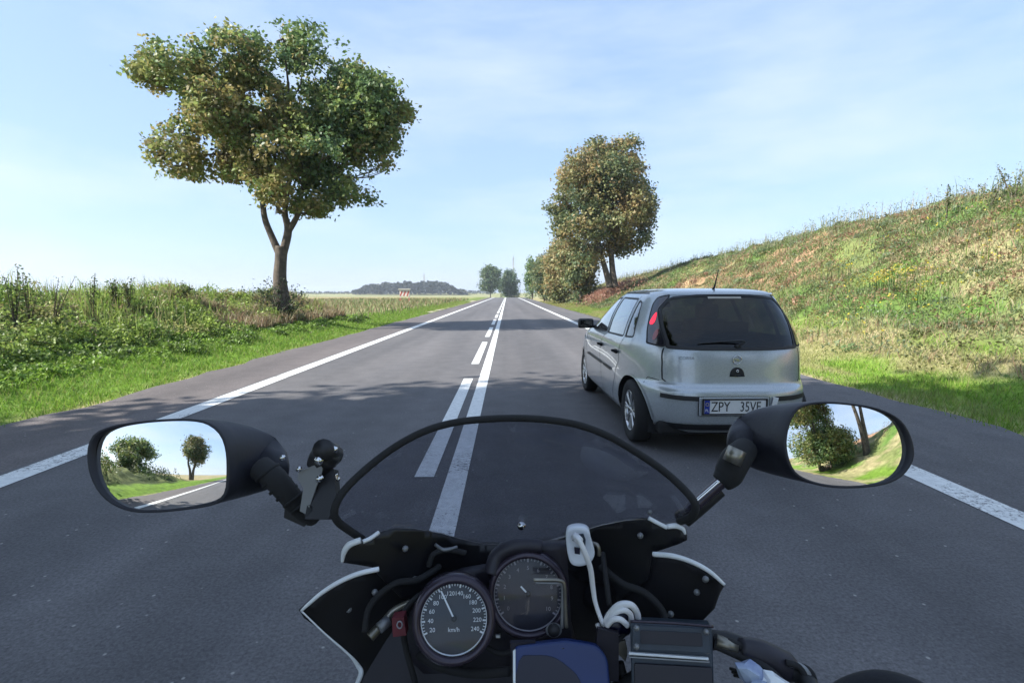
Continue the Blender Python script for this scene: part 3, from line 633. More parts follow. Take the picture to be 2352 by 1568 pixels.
# weathered red and white board by the left field
bp = atY(930, 697, 60.0); bz = float(height(np.array([bp.x]), np.array([bp.y]))[0])
root = empty('roadside_board', (bp.x, bp.y, bz), 'faded red and white board with a pale ledge on top in the left field', 'sign')
M['board'] = mat('faded_board', (.72, .68, .64), .8, noise=(6.0, .3, (.60, .50, .46))); M['redpaint'] = mat('faded_red_paint', (.50, .12, .10), .7, noise=(9, .3))
M['pale'] = mat('pale_wood', (.55, .52, .47), .85, noise=(5, .3))
def box(name, c, s, m, parent, rot=None, bev=.0, world=False, seg=2):
    bm = bmesh.new(); bmesh.ops.create_cube(bm, size=1); bmesh.ops.scale(bm, vec=s, verts=bm.verts)
    if bev: bmesh.ops.bevel(bm, geom=bm.edges[:], offset=bev, segments=seg, affect='EDGES', profile=.6)
    if rot is not None: bmesh.ops.transform(bm, matrix=rot.to_4x4(), verts=bm.verts)
    bmesh.ops.translate(bm, vec=c, verts=bm.verts); me = bpy.data.meshes.new('m'); bm.to_mesh(me); bm.free()
    o = link(name, me, m, parent, world, smooth=False)
    return o
for sx in (-.52, .52): box('post', (sx, 0, .75), (.12, .12, 1.5), M['board'], root, bev=.01)
box('panel', (0, -.07, 1.12), (1.12, .05, .62), M['board'], root, bev=.01)
for sx in (-.40, 0, .40): box('stripe', (sx, -.099, 1.12), (.17, .008, .60), M['redpaint'], root, rot=Matrix.Rotation(R(22), 3, 'Y'))
for sx in (-.52, .52): box('stripe', (sx, -.063, .45), (.122, .006, .35), M['redpaint'], root)
box('ledge', (0, -.02, 1.62), (1.42, .42, .14), M['pale'], root, bev=.02); box('ledge', (0, -.02, 1.50), (1.22, .3, .08), M['pale'], root, bev=.01)
# yellow marker by the right verge
yp = atY(1287, 693, 78); yz = float(height(np.array([yp.x]), np.array([yp.y]))[0])
root = empty('marker_post', (yp.x, yp.y, yz), 'small yellow-topped marker post on the far right verge', 'post')
M['yellow'] = mat('yellow_paint', (.75, .62, .10), .5); M['white'] = mat('white_plastic', (.72, .73, .74), .45, noise=(8, .1))
box('post', (0, 0, .3), (.14, .10, .6), M['white'], root, bev=.01); box('cap', (0, -.02, .72), (.34, .10, .36), M['yellow'], root, bev=.03)

# ================================================================== the silver hatchback
M['silver'] = mat('silver_paint', (.46, .495, .52), .27, .42, .5, noise=(300, .05), coat=.9)
def two_sided(m, inner=(.02, .02, .022)):        # painted outside, dark trim inside
    n, l = m.node_tree.nodes, m.node_tree.links; out = n['Material Output']; b = n['Principled BSDF']
    g = n.new('ShaderNodeNewGeometry'); d = n.new('ShaderNodeBsdfDiffuse'); d.inputs[0].default_value = (*inner, 1)
    s = n.new('ShaderNodeMixShader'); l.new(g.outputs['Backfacing'], s.inputs[0]); l.new(b.outputs[0], s.inputs[1]); l.new(d.outputs[0], s.inputs[2]); l.new(s.outputs[0], out.inputs[0])
two_sided(M['silver'])
M['blackp'] = mat('black_plastic', (.018, .018, .02), .5, noise=(12, .3))
M['gap'] = mat('dark_gap', (.008, .008, .009), .8)
M['glass_rear'] = mat_pane('tinted_rear_glass', (.055, .06, .075), .03, 1.5, 1.2)
M['glass_side'] = mat_pane('side_glass', (.60, .70, .74), .02, 1.6, 2.4)
M['rubber'] = mat('tyre_rubber', (.02, .02, .021), .85, noise=(20, .3), bump=(60, .4, .004))
M['alloy'] = mat('alloy', (.62, .63, .64), .28, .85, noise=(9, .15))
M['lampred'] = mat('red_lens', (.10, .006, .012), .12, coat=1, emis=((.9, .02, .03), .02))
M['lampon'] = mat('lit_red_lamp', (.5, .01, .02), .3, emis=((1, .02, .05), .9))
M['lampdark'] = mat('smoked_lens', (.014, .012, .020), .10, coat=1)
M['plate'] = mat('plate_white', (.72, .73, .73), .4, noise=(30, .06)); M['plateblue'] = mat('plate_blue', (.015, .035, .28), .4)
M['ink'] = mat('black_ink', (.012, .012, .014), .5)
M['fabric'] = mat('seat_fabric', (.05, .055, .065), .9, noise=(30, .3)); M['chrome'] = mat('chrome', (.7, .7, .7), .12, 1.0)
T = np.array([  # z, half width, rear y, front y, exponent
 (.20, .74, .10, 3.70), (.26, .79, .035, 3.78), (.34, .812, .008, 3.81), (.45, .823, .0, 3.82), (.54, .823, .0, 3.81), (.595, .823, .018, 3.80), (.625, .822, .052, 3.78),
 (.70, .822, .062, 3.73), (.80, .818, .072, 3.62), (.88, .808, .085, 3.42), (.93, .796, .10, 3.15), (.98, .778, .125, 2.90), (1.06, .752, .172, 2.70),
 (1.15, .716, .228, 2.50), (1.24, .672, .285, 2.31), (1.32, .628, .338, 2.13), (1.375, .588, .378, 1.99), (1.405, .550, .410, 1.88), (1.425, .47, .50, 1.75), (1.44, .33, .70, 1.52), (1.447, .06, 1.0, 1.28)])
NV = len(T)-1
def row(v):
    v = min(max(v, 0), NV-1e-6); i = int(v); t = v-i
    p0 = T[max(i-1, 0)]; p1 = T[i]; p2 = T[i+1]; p3 = T[min(i+2, NV)]
    return .5*((2*p1)+(p2-p0)*t+(2*p0-5*p1+4*p2-p3)*t*t+(3*p1-p0-3*p2+p3)*t**3)
_cum = [0.0]
for i in range(NV): _cum.append(_cum[-1]+math.hypot(T[i+1][0]-T[i][0], min(abs(T[i+1][2]-T[i][2]), .4)+.5*abs(T[i+1][1]-T[i][1])))
VH = _cum[-1]
def v_of_s(s): return float(np.interp(s, _cum, range(NV+1)))
_zs = np.array([row(v)[0] for v in np.linspace(0, NV, 400)])
def s_of_z(z): return float(np.interp(np.interp(z, _zs, np.linspace(0, NV, 400)), range(NV+1), _cum))
_tab = {}
NPH = 500
_ph = np.linspace(0, pi, NPH); _c = np.cos(_ph); _s = np.sin(_ph)
def outline(s):
    key = round(s, 3)
    if key in _tab: return _tab[key]
    z, w, r, f = row(v_of_s(key)); p = 4.4
    # bunch samples at the corners' needs
    x = w*np.abs(_s)**(2/p); L = (f-r)/2; yc = (f+r)/2; y = yc-L*np.sign(_c)*np.abs(_c)**(2/p)
    a = np.r_[0, np.cumsum(np.hypot(np.diff(x), np.diff(y)))]
    _tab[key] = (z, x, y, a); return _tab[key]
USC = 4.4                                     # half way round the car, in metres of the flat plan
def SP(u, s):
    """u in -USC..USC (0 = middle of the tail, minus = left side), s = up the body"""
    s = min(max(s, 0), VH); z, x, y, a = outline(s)
    # arc measured from the tail to mid-side, from mid-side to the nose
    U = abs(u); h = NPH//2; ah = a[h]
    if U <= USC/2:
        t = U/(USC/2)*ah
    else: t = ah+(U-USC/2)/(USC/2)*(a[-1]-ah)
    return Vector((math.copysign(float(np.interp(t, a, x)), u), float(np.interp(t, a, y)), z))
def SN(u, s):
    e = .012; du = SP(u+e, s)-SP(u-e, s); dv = SP(u, s+e)-SP(u, s-e); n = du.cross(dv)
    return n.normalized() if n.length > 1e-9 else Vector((0, 0, 1))
def U_of(z, side, x=None, y=None, front=False):
    s = s_of_z(z); zz, X, Y, a = outline(round(s, 3)); h = NPH//2; ah = a[h]
    if y is not None: t = np.interp(y, Y, a)
    elif not front: t = np.interp(abs(x), X[:h+1], a[:h+1])
    else: t = np.interp(-abs(x), -X[h:], a[h:])
    u = t/ah*(USC/2) if t <= ah else USC/2+(t-ah)/(a[-1]-ah)*(USC/2)
    return (math.copysign(u, side if x is None else (x if x else side)), s)
def dens(poly, st=.03, closed=True):
    out = []; n = len(poly)
    for i in range(n if closed else n-1):
        a = Vector(poly[i]); b = Vector(poly[(i+1) % n]); k = max(1, int((b-a).length/st))
        for j in range(k): out.append(tuple(a.lerp(b, j/k)))
    if not closed: out.append(tuple(poly[-1]))
    return out
def rounded(poly, r=.04, k=4):
    out = []; n = len(poly)
    for i in range(n):
        p = Vector(poly[i]); a = (Vector(poly[i-1])-p); b = (Vector(poly[(i+1) % n])-p); rr = min(r, a.length*.45, b.length*.45)
        A = p+a.normalized()*rr; B = p+b.normalized()*rr
        for j in range(k+1): t = j/k; out.append(tuple((1-t)**2*A+2*t*(1-t)*p+t*t*B))
    return out
def inpoly(pt, poly):
    x, y = pt; c = False; n = len(poly); j = n-1
    for i in range(n):
        xi, yi = poly[i]; xj, yj = poly[j]
        if (yi > y) != (yj > y) and x < (xj-xi)*(y-yi)/(yj-yi)+xi: c = not c
        j = i
    return c
def cdt(outer, holes=(), step=.05, keep=None):
    """flat triangulation of outer minus holes with an even grid inside"""
    pts, edges = [], []
    for poly in [outer]+list(holes):
        q = dens(poly, step*.8); k = len(pts); pts += q; edges += [(k+i, k+(i+1) % len(q)) for i in range(len(q))]
    bx = [p[0] for p in outer]; by = [p[1] for p in outer]; bd = np.array(pts)
    x = min(bx)+step/2
    while x < max(bx):
        y = min(by)+step/2
        while y < max(by):
            if inpoly((x, y), outer) and not any(inpoly((x, y), h) for h in holes) and np.min(np.abs(bd-np.array((x, y))).sum(1)) > step*.5: pts.append((x, y))
            y += step
        x += step
    r = delaunay_2d_cdt([Vector(p) for p in pts], edges, [], 0, 1e-6); vs, fs = r[0], r[2]; out = []
    for f in fs:
        c = (sum(vs[i].x for i in f)/3, sum(vs[i].y for i in f)/3)
        if inpoly(c, outer) and not any(inpoly(c, h) for h in holes): out.append(tuple(f))
    return [(v.x, v.y) for v in vs], out
def on_body(name, uv, faces, off, m, parent, thick=0, normals=True):
    P3, N3 = [], []
    for u, s in uv: n = SN(u, s); P3.append(SP(u, s)+n*off); N3.append(n)
    me = pyd(P3, faces)
    flip = 0
    for f in faces[:40]:
        a, b, c = (P3[i] for i in f[:3]); flip += 1 if (b-a).cross(c-a).dot(N3[f[0]]) > 0 else -1
    if flip < 0: me = pyd(P3, [tuple(reversed(f)) for f in faces])
    o = link(name, me, m, parent)
    try: me.normals_split_custom_set_from_vertices([tuple(n) for n in N3])
    except Exception: pass
    if thick: md = o.modifiers.new('thick', 'SOLIDIFY'); md.thickness = thick; md.offset = -1
    return o
def patch(name, poly_us, off, m, parent, step=.05, thick=0): uv, f = cdt(poly_us, (), step); return on_body(name, uv, f, off, m, parent, thick)
def strip(name, line_us, w, off, m, parent, closed=False, st=.03):
    q = dens(line_us, st, closed); n = len(q); uv, fs = [], []
    for i, p in enumerate(q):
        a = Vector(q[i-1] if (i or closed) else q[0]); b = Vector(q[(i+1) % n] if (i < n-1 or closed) else q[-1]); d = (b-a)
        d = d.normalized() if d.length else Vector((1, 0)); nn = Vector((-d.y, d.x))*w/2; uv += [tuple(Vector(p)+nn), tuple(Vector(p)-nn)]
    for i in range(n if closed else n-1): j = (i+1) % n; fs.append((2*i, 2*i+1, 2*j+1, 2*j))
    return on_body(name, uv, fs, off, m, parent)
CX, CY = 1.945, 4.16
car = empty('car', (CX, CY, 0), 'silver grey five-door hatchback seen from behind in the right lane', 'car', rz=R(1.0))
def side(z, y, sd): return U_of(z, sd, y=y)
def rear(z, x): return U_of(z, 1, x=x)
WR = .292; WY = (.575, 3.065)
def arch(y0, sd, r=.338):
    out = []
    for k in range(25):
        a = pi*k/24; z = .285+r*sin(a); out.append(side(max(z, .2), y0-r*cos(a), sd))
    out = [(out[0][0], -.08)]+[p for p in out]+[(out[-1][0], -.08)]; return out
win_side = {}
for sd in (-1, 1):
    win_side[sd] = [
        ('quarter_window', rounded([side(*p, sd) for p in ((.985, .60), (.975, .80), (1.325, .84), (1.30, .74), (1.15, .645))], .025)),
        ('rear_side_window', rounded([side(*p, sd) for p in ((.972, .87), (.96, 1.52), (1.345, 1.50), (1.338, .91))], .03)),
        ('front_side_window', rounded([side(*p, sd) for p in ((.958, 1.60), (.95, 2.58), (1.06, 2.42), (1.22, 2.14), (1.325, 1.90), (1.345, 1.58))], .03))]
rw = rounded([rear(.935, -.56), rear(.925, -.30), rear(.923, 0.001), rear(.925, .30), rear(.935, .56), rear(1.10, .57), rear(1.25, .555), rear(1.352, .46), rear(1.372, .25), rear(1.376, 0.001), rear(1.372, -.25), rear(1.352, -.46), rear(1.25, -.555), rear(1.10, -.57)], .03, 3)
def fr(z, x): return U_of(z, 1, x=x, front=True)
ws = []
for sd in (1, -1):
    ws.append(rounded([fr(1.005, .001*sd), fr(1.005, .60*sd), fr(1.15, .58*sd), fr(1.345, .48*sd), fr(1.362, .001*sd)], .02))
dom = [(-USC, 0), (USC, 0), (USC, VH), (-USC, VH)]
holes = [rw]+ws+[arch(y, sd) for y in WY for sd in (-1, 1)]+[w for sd in (-1, 1) for _, w in win_side[sd]]
uv, fs = cdt(dom, holes, .055)
on_body('body', uv, fs, 0, M['silver'], car)
on_body('rear_window', *cdt(rw, (), .06), -.001, M['glass_rear'], car)
for w in ws: on_body('windscreen', *cdt(w, (), .08), -.002, M['glass_side'], car)
for sd in (-1, 1):
    for nm, w in win_side[sd]: on_body(nm, *cdt(w, (), .06), -.002, M['glass_side'], car); strip('window_seal', w, .022, .0015, M['blackp'], car, True)
    # lamp cluster behind smoked glass, joined to the rear window
    lp = rounded([rear(.935, .575*sd), U_of(.955, sd, y=.36), U_of(1.06, sd, y=.41), U_of(1.20, sd, y=.48), U_of(1.30, sd, y=.53), U_of(1.355, sd, y=.53), rear(1.378, .46*sd), rear(1.352, .475*sd), rear(1.25, .568*sd), rear(1.10, .583*sd)], .03, 3)
    lamp = patch('tail_lamp', lp, .004, M['lampdark'], car, .05)
    c = Vector(rear(1.16, .615*sd)); rl = [tuple(c+Vector((.034*cos(a)*(1-.35*sin(a)), .062*sin(a)*(1 if sin(a) < 0 else 1.3)))) for a in np.linspace(0, 2*pi, 13)[:-1]]
    patch('lens', rl, .0065, M['lampon'] if sd < 0 else M['lampred'], lamp, .03)
    c = Vector(rear(1.03, .625*sd)); rl = [tuple(c+Vector((.026*cos(a), .06*sin(a)))) for a in np.linspace(0, 2*pi, 13)[:-1]]
    patch('lens', rl, .0065, M['lampred'], lamp, .03)
    strip('lamp_seal', lp, .016, .0048, M['gap'], lamp, True)
strip('rear_window_seal', rw, .034, .0022, M['blackp'], car, True)
strip('spoiler_lip', [rear(1.385, x) for x in (-.50, -.25, .001, .25, .50)], .02, .012, M['silver'], car)
patch('brake_light', rounded([rear(1.345, -.15), rear(1.345, .15), rear(1.362, .15), rear(1.362, -.15)], .004), .004, M['pale'], car, .04)
# wiper
wp = SP(*rear(.955, .02)); a_ = SP(*rear(.972, .06)); b_ = SP(*rear(.975, -.32))
wi = tube('wiper', [wp+Vector((0, -.015, 0)), a_+Vector((0, -.03, .02)), SP(*rear(.985, -.12))+Vector((0, -.022, 0)), b_+Vector((0, -.018, -.005))], [.012, .010, .008, .004], M['blackp'], car, 8, world=False)
box('pivot', tuple(wp+Vector((0, -.01, -.006))), (.045, .03, .03), M['blackp'], wi, bev=.008)
# tailgate outline, bumper line, doors
tg = [rear(.925, -.585), rear(.80, -.60), rear(.66, -.60), rear(.63, -.57), rear(.63, 0.001), rear(.63, .57), rear(.66, .60), rear(.80, .60), rear(.925, .585)]
strip('tailgate_gap', rounded(tg, .03)[2:-2] if False else tg, .011, .0014, M['gap'], car)
for sd in (-1, 1):
    strip('bumper_gap', [rear(.64, .62*sd), U_of(.645, sd, y=.20), U_of(.655, sd, y=.30), U_of(.60, sd, y=.33)], .006, .0014, M['gap'], car)
    strip('door_gap', [side(*p, sd) for p in ((1.37, .88), (.95, .83), (.72, .90), (.62, 1.0), (.36, 1.12), (.26, 1.14))], .007, .0014, M['gap'], car)
    strip('door_gap', [side(*p, sd) for p in ((1.37, 1.56), (.95, 1.56), (.27, 1.60))], .007, .0014, M['gap'], car)
    strip('door_gap', [side(*p, sd) for p in ((1.0, 2.62), (.80, 2.66), (.27, 2.60))], .007, .0014, M['gap'], car)
    strip('sill_gap', [side(*p, sd) for p in ((.265, 1.0), (.262, 2.6))], .006, .0014, M['gap'], car)
    strip('side_moulding', [side(*p, sd) for p in ((.60, 1.16), (.605, 1.55))], .045, .010, M['blackp'], car)
    strip('side_moulding', [side(*p, sd) for p in ((.605, 1.61), (.61, 2.56))], .045, .010, M['blackp'], car)
    strip('roof_strip', [side(1.398, y, sd) for y in (.75, 1.1, 1.5, 1.8)], .018, .004, M['blackp'], car)
    strip('waist_crease', [side(.885, y, sd) for y in (.62, 1.2, 2.0, 2.8)], .008, .003, M['silver'], car)
    strip('bumper_strip', [rear(.515, .305*sd), rear(.518, .45*sd), U_of(.525, sd, y=.14)], .040, .011, M['blackp'], car)
    strip('arch_lip', [p for p in arch(WY[0], sd, .345)[1:-1]], .018, .006, M['silver'], car); strip('arch_lip', [p for p in arch(WY[1], sd, .345)[1:-1]], .018, .006, M['silver'], car)
    for y, z in ((1.02, .80), (1.74, .80)):
        p = SP(*side(z, y, sd)); n = SN(*side(z, y, sd)); h = tube('door_handle', [p+n*.004+Vector((0, -.08, 0)), p+n*.028+Vector((0, -.05, .004)), p+n*.030+Vector((0, .04, .004)), p+n*.004+Vector((0, .07, 0))], .013, M['silver'], car, 8, world=False)
        c = Vector(side(z, y, sd)); patch('recess', [tuple(c+Vector((.075*cos(a), .024*sin(a)))) for a in np.linspace(0, 2*pi, 17)[:-1]], .0018, M['blackp'], h, .05)
    # door mirror
    p = SP(*side(.985, 2.40, sd)); mr = box('door_mirror', (p.x+sd*.135, p.y+.02, 1.005), (.20, .09, .125), M['blackp'], car, bev=.035, seg=3); mr.data.polygons.foreach_set('use_smooth', [True]*len(mr.data.polygons))
    box('mirror_glass', (p.x+sd*.135, p.y-.028, 1.005), (.15, .004, .085), M['glass_rear'], mr, bev=.0); tube('bracket', [p+Vector((-sd*.01, 0, -.02)), Vector((p.x+sd*.07, p.y+.02, .965))], [.025, .018], M['blackp'], mr, 8, world=False)
# under-bumper valance, tow eye, exhaust, mud flaps
strip('valance', [U_of(.262, -1, y=.16), rear(.262, -.45), rear(.262, .001), rear(.262, .45), U_of(.262, 1, y=.16)], .075, .006, M['blackp'], car)
pr = [(-.70, .12), (.70, .12), (.72, .6), (.60, 3.6), (-.60, 3.6), (-.72, .6)]
box('floor_pan', (0, 1.9, .215), (1.30, 3.2, .05), M['gap'], car); box('underbody', (0, .30, .235), (1.25, .36, .12), M['gap'], car, bev=.03)
tube('exhaust_pipe', [(.30, .5, .235), (.30, .16, .232), (.30, .02, .225)], .024, M['steel'], car, 12, world=False)
tube('tow_eye', [(-.02+.030*cos(a), .045, .245+.030*sin(a)) for a in np.linspace(0, 2*pi, 13)[:-1]], .008, M['steel'], car, 6, 2, world=False, closed=True)
tube('tow_eye_shank', [(-.02, .05, .27), (-.02, .14, .28)], .012, M['steel'], car, 6, world=False)
# wheels
def lathe(prof, seg=48, axis='x'):
    V, F = [], []
    for r, h in prof:
        for k in range(seg): a = 2*pi*k/seg; V.append((h, r*cos(a), r*sin(a)))
    for i in range(len(prof)-1):
        for k in range(seg): F.append((i*seg+k, i*seg+(k+1) % seg, (i+1)*seg+(k+1) % seg, (i+1)*seg+k))
    return V, F
def wheel(x, y, sd):
    w = bpy.data.objects.new('wheel', None); COL.objects.link(w); w.parent = car; w.location = (x, y, WR); w.rotation_euler = (random.uniform(0, 1), 0, 0)
    ty = link('tyre', pyd(*lathe([(.19, -.075), (.225, -.085), (.27, -.083), (.286, -.072), (WR, -.05), (WR, .05), (.286, .072), (.27, .083), (.225, .085), (.19, .075)])), M['rubber'], w)
    h = .062*sd; gs = [lathe([(.195, -.07), (.19, .0), (.200, h*.9), (.192, h*1.18), (.182, h*1.15), (.178, h*.6)]), lathe([(.0, h*1.05), (.028, h*1.03), (.034, h*.8), (.05, h*.5)], 20)]
    for k in range(8):
        a = 2*pi*k/8
        for da in (-.10, .10):
            gs.append(tube_geo([Vector((h*.85, .030*cos(a), .030*sin(a))), Vector((h*.95, .11*cos(a+da*.6), .11*sin(a+da*.6))), Vector((h*1.0, .188*cos(a+da), .188*sin(a+da)))], [.011, .010, .011], 6, 3))
    link('rim', pyd(*joinpy(gs)), M['alloy'], w)
    link('brake_disc', pyd(*lathe([(.0, .01*sd), (.12, .01*sd), (.12, -.01*sd), (.19, -.03*sd)], 32)), M['blackp'], w)
for y in WY:
    for sd in (-1, 1): wheel(sd*.700, y, sd)
for y in WY:
    for sd in (-1, 1):
        V_, F_ = [], []
        for k in range(17):
            a = pi*k/16
            for xx in (.80, .42): V_.append((sd*xx, y-.345*cos(a), .285+.345*sin(a)))
        V_.append((sd*.42, y, .285))
        for k in range(16): F_.append((2*k, 2*k+1, 2*k+3, 2*k+2)); F_.append((2*k+1, 34, 2*k+3))
        V_ = [(math.copysign(min(abs(v[0]), abs(SP(*side(max(v[2], .21), v[1], sd)).x)-.01), sd), v[1], v[2]) for v in V_]
        link('wheel_well', pyd(V_, F_), M['gap'], car)
    if y < 1:
        for sd in (-1, 1): box('mud_flap', (sd*.62, y-.30, .235), (.13, .012, .16), M['rubber'], car, bev=.004)
# interior
for sx in (-.36, .36):
    s_ = box('seat', (sx, 1.72, .80), (.46, .16, .62), M['fabric'], car, bev=.06, seg=3, rot=Matrix.Rotation(R(14), 3, 'X')); box('headrest', (sx, 1.60, 1.19), (.25, .10, .17), M['fabric'], s_, bev=.04, seg=3)
s_ = box('rear_bench', (0, .92, .76), (1.15, .16, .50), M['fabric'], car, bev=.05, seg=3, rot=Matrix.Rotation(R(12), 3, 'X'))
for sx in (-.34, .34): box('headrest', (sx, .86, 1.05), (.26, .09, .13), M['fabric'], s_, bev=.035, seg=3)
box('parcel_shelf', (0, .55, .93), (1.05, .50, .02), M['fabric'], car, bev=.005); box('dashboard', (0, 2.72, .84), (1.25, .42, .22), M['blackp'], car, bev=.06, seg=3)
box('boot_floor', (0, .6, .50), (1.1, .9, .03), M['gap'], car)
box('rear_view_mirror', (0, 2.10, 1.25), (.22, .03, .065), M['blackp'], car, bev=.012)
tube('steering_wheel', [(-.36+.18*cos(a), 2.36+.06*sin(a), .93+.17*sin(a)) for a in np.linspace(0, 2*pi, 17)[:-1]], .014, M['blackp'], car, 8, 2, world=False, closed=True)
# the driver: head and shoulders over the left seat
def person_bust(parent):
    root = empty('person', (CX, CY, 0), 'driver in dark clothes sitting in the left seat of the silver hatchback', 'person', rz=R(1.0))
    M['skin'] = mat('skin', (.45, .28, .20), .6, noise=(20, .1)); M['hair'] = mat('hair', (.03, .022, .016), .8, noise=(60, .4)); M['cloth'] = mat('dark_cloth', (.03, .032, .045), .95, noise=(40, .3))
    me = bpy.data.meshes.new('m'); x, y = -.36, 1.90
    pts = [(x, y, .55), (x, y, .78), (x, y-.01, .98), (x, y-.01, 1.07), (x, y, 1.14), (x, y+.015, 1.22), (x-.20, y-.01, .98), (x-.24, y+.04, .76), (x-.16, y+.30, .82), (x-.13, y+.42, .92),
           (x+.20, y-.01, .98), (x+.24, y+.04, .76), (x+.16, y+.30, .82), (x+.13, y+.42, .92), (x-.11, y+.12, .52), (x-.13, y+.52, .56), (x-.13, y+.70, .32), (x+.11, y+.12, .52), (x+.13, y+.52, .56), (x+.13, y+.70, .32)]
    ed = [(0, 1), (1, 2), (2, 3), (3, 4), (4, 5), (2, 6), (6, 7), (7, 8), (8, 9), (2, 10), (10, 11), (11, 12), (12, 13), (0, 14), (14, 15), (15, 16), (0, 17), (17, 18), (18, 19)]
    rad = [.15, .14, .12, .055, .075, .085, .07, .048, .040, .035, .07, .048, .040, .035, .09, .075, .055, .09, .075, .055]
    me.from_pydata(pts, ed, []); bmx = bmesh.new(); bmx.from_mesh(me); bmx.verts.layers.skin.verify(); bmx.to_mesh(me); bmx.free(); o = link('body', me, M['cloth'], root, smooth=False)
    md = o.modifiers.new('skin', 'SKIN'); md.use_smooth_shade = True
    sk = me.skin_vertices[0].data
    for i, r in enumerate(rad): sk[i].radius = (r, r*.8)
    sk[0].use_root = True
    sb_ = o.modifiers.new('sub', 'SUBSURF'); sb_.levels = 1; sb_.render_levels = 2
    bm = bmesh.new(); bmesh.ops.create_uvsphere(bm, u_segments=24, v_segments=16, radius=1)
    for v in bm.verts:
        c = v.co; c.x *= .076; c.z *= .115; c.y *= .095
        if c.z < -.03: c.x *= .85; c.y = c.y*.9+.006
        if abs(c.x) < .02 and c.y > .07 and abs(c.z) < .03: c.y += .018
    bmesh.ops.translate(bm, vec=(x, y+.02, 1.215), verts=bm.verts); me = bpy.data.meshes.new('m'); bm.to_mesh(me); bm.free(); hd = link('head', me, M['skin'], root)
    bm = bmesh.new(); bmesh.ops.create_uvsphere(bm, u_segments=24, v_segments=16, radius=1)
    bmesh.ops.delete(bm, geom=[v for v in bm.verts if v.co.z < -.35 or (v.co.y > .45 and v.co.z < .45)], context='VERTS')
    for v in bm.verts: v.co.x *= .085; v.co.z *= .125; v.co.y *= .105
    bmesh.ops.translate(bm, vec=(x, y+.008, 1.222), verts=bm.verts); me = bpy.data.meshes.new('m'); bm.to_mesh(me); bm.free(); link('hair', me, M['hair'], hd)
    for sx in (-.08, .08): box('ear', (x+sx, y+.015, 1.21), (.014, .035, .055), M['skin'], hd, bev=.006)
person_bust(car)
# antenna
r0 = SP(*rear(1.43, .001)); tube('antenna', [Vector((.0, .60, 1.435)), Vector((.0, .57, 1.47)), Vector((.0, .50, 1.61))], [.014, .008, .003], M['blackp'], car, 8, world=False)
# lettering
def text_mesh(body, size, ext=.0006, width=1.0, align='CENTER'):
    c = bpy.data.curves.new('t', 'FONT'); c.body = body; c.size = size; c.extrude = ext; c.align_x = align; c.align_y = 'CENTER'; c.resolution_u = 2
    ob = bpy.data.objects.new('t', c); COL.objects.link(ob); bpy.context.view_layer.update()
    me = bpy.data.meshes.new_from_object(ob.evaluated_get(bpy.context.evaluated_depsgraph_get())); bpy.data.objects.remove(ob)
    me.materials.clear(); me.transform(Matrix.Diagonal((width, 1, 1, 1))); return me
def put_text(name, body, size, loc, mtx, m, parent, width=1.0, world=False, ext=.0006, align='CENTER'):
    me = text_mesh(body, size, ext, width, align); me.transform(Matrix.Translation(loc) @ mtx.to_4x4()); return link(name, me, m, parent, world, smooth=False)
UP = Matrix(((1, 0, 0), (0, 0, -1), (0, 1, 0)))           # text lying in xy -> standing, read from behind the car
tilt = Matrix.Rotation(R(0), 3, 'X')
pz, py_ = .452, -.020; pcx = -.045
plate = box('number_plate', (pcx, py_, pz), (.522, .008, .116), M['plate'], car, bev=.004)
fr_ = []
for a, b, s1_, s2_ in ((0, .062, .548, .010), (0, -.062, .548, .010), (-.268, 0, .012, .134), (.268, 0, .012, .134)):
    box('plate_frame', (pcx+a, py_-.002, pz+b), (s1_, .014, s2_), M['ink'], plate, bev=.002)
box('blue_band', (pcx-.236, py_-.0045, pz), (.044, .004, .112), M['plateblue'], plate)
put_text('country_code', 'PL', .034, Vector((pcx-.236, py_-.0075, pz-.030)), UP, M['plate'], plate, .9)
for k in range(12):
    a = 2*pi*k/12; box('star', (pcx-.236+.013*cos(a), py_-.0075, pz+.022+.013*sin(a)), (.004, .001, .004), M['yellow'], plate)
put_text('characters', 'ZPY', .118, Vector((pcx-.122, py_-.0055, pz-.002)), UP, M['ink'], plate, .78)
put_text('characters', '35VE', .118, Vector((pcx+.130, py_-.0055, pz-.002)), UP, M['ink'], plate, .72)
box('plate_recess', (pcx, -.004, pz), (.60, .012, .165), M['silver'], car, bev=.012)
box('reflector_strip', (.292, -.010, .462), (.045, .010, .135), M['plate'], car, rot=Matrix.Rotation(R(12), 3, 'Y'), bev=.003)
# round badge with a bolt, handle recess, model lettering
def ring(c, r, tw, ax=Matrix.Identity(3), n=28): return [Vector(c)+ax @ Vector((r*cos(a), 0, r*sin(a))) for a in np.linspace(0, 2*pi, n+1)[:-1]]
bc = SP(*rear(.835, .001)); bd = tube('badge', ring(bc+Vector((0, -.008, 0)), .036, .004), .0042, M['chrome'], car, 8, 1, world=False, closed=True)
link('bolt', pyd([bc+Vector(q) for q in ((-.046, -.010, .006), (.012, -.010, .012), (.004, -.010, .002), (.046, -.010, -.006), (-.012, -.010, -.012), (-.004, -.010, -.002))], [(0, 5, 4, 3, 2, 1)]), M['chrome'], bd, smooth=False)
hc = SP(*rear(.735, .001)); n_ = 16; pts_ = [hc+Vector((.062*cos(pi*k/n_), -.004, .068*sin(pi*k/n_)-.03)) for k in range(n_+1)]
hd_ = link('tailgate_handle', pyd(pts_+[p+Vector((0, .012, 0)) for p in pts_], [tuple(range(n_, -1, -1))]+[(i, i+1, n_+2+i, n_+1+i) for i in range(n_)]), M['blackp'], car, smooth=False)
tube('handle_lip', [hc+Vector((-.062, -.008, -.034)), hc+Vector((0, -.012, -.036)), hc+Vector((.062, -.008, -.034))], .006, M['silver'], hd_, 8, world=False)
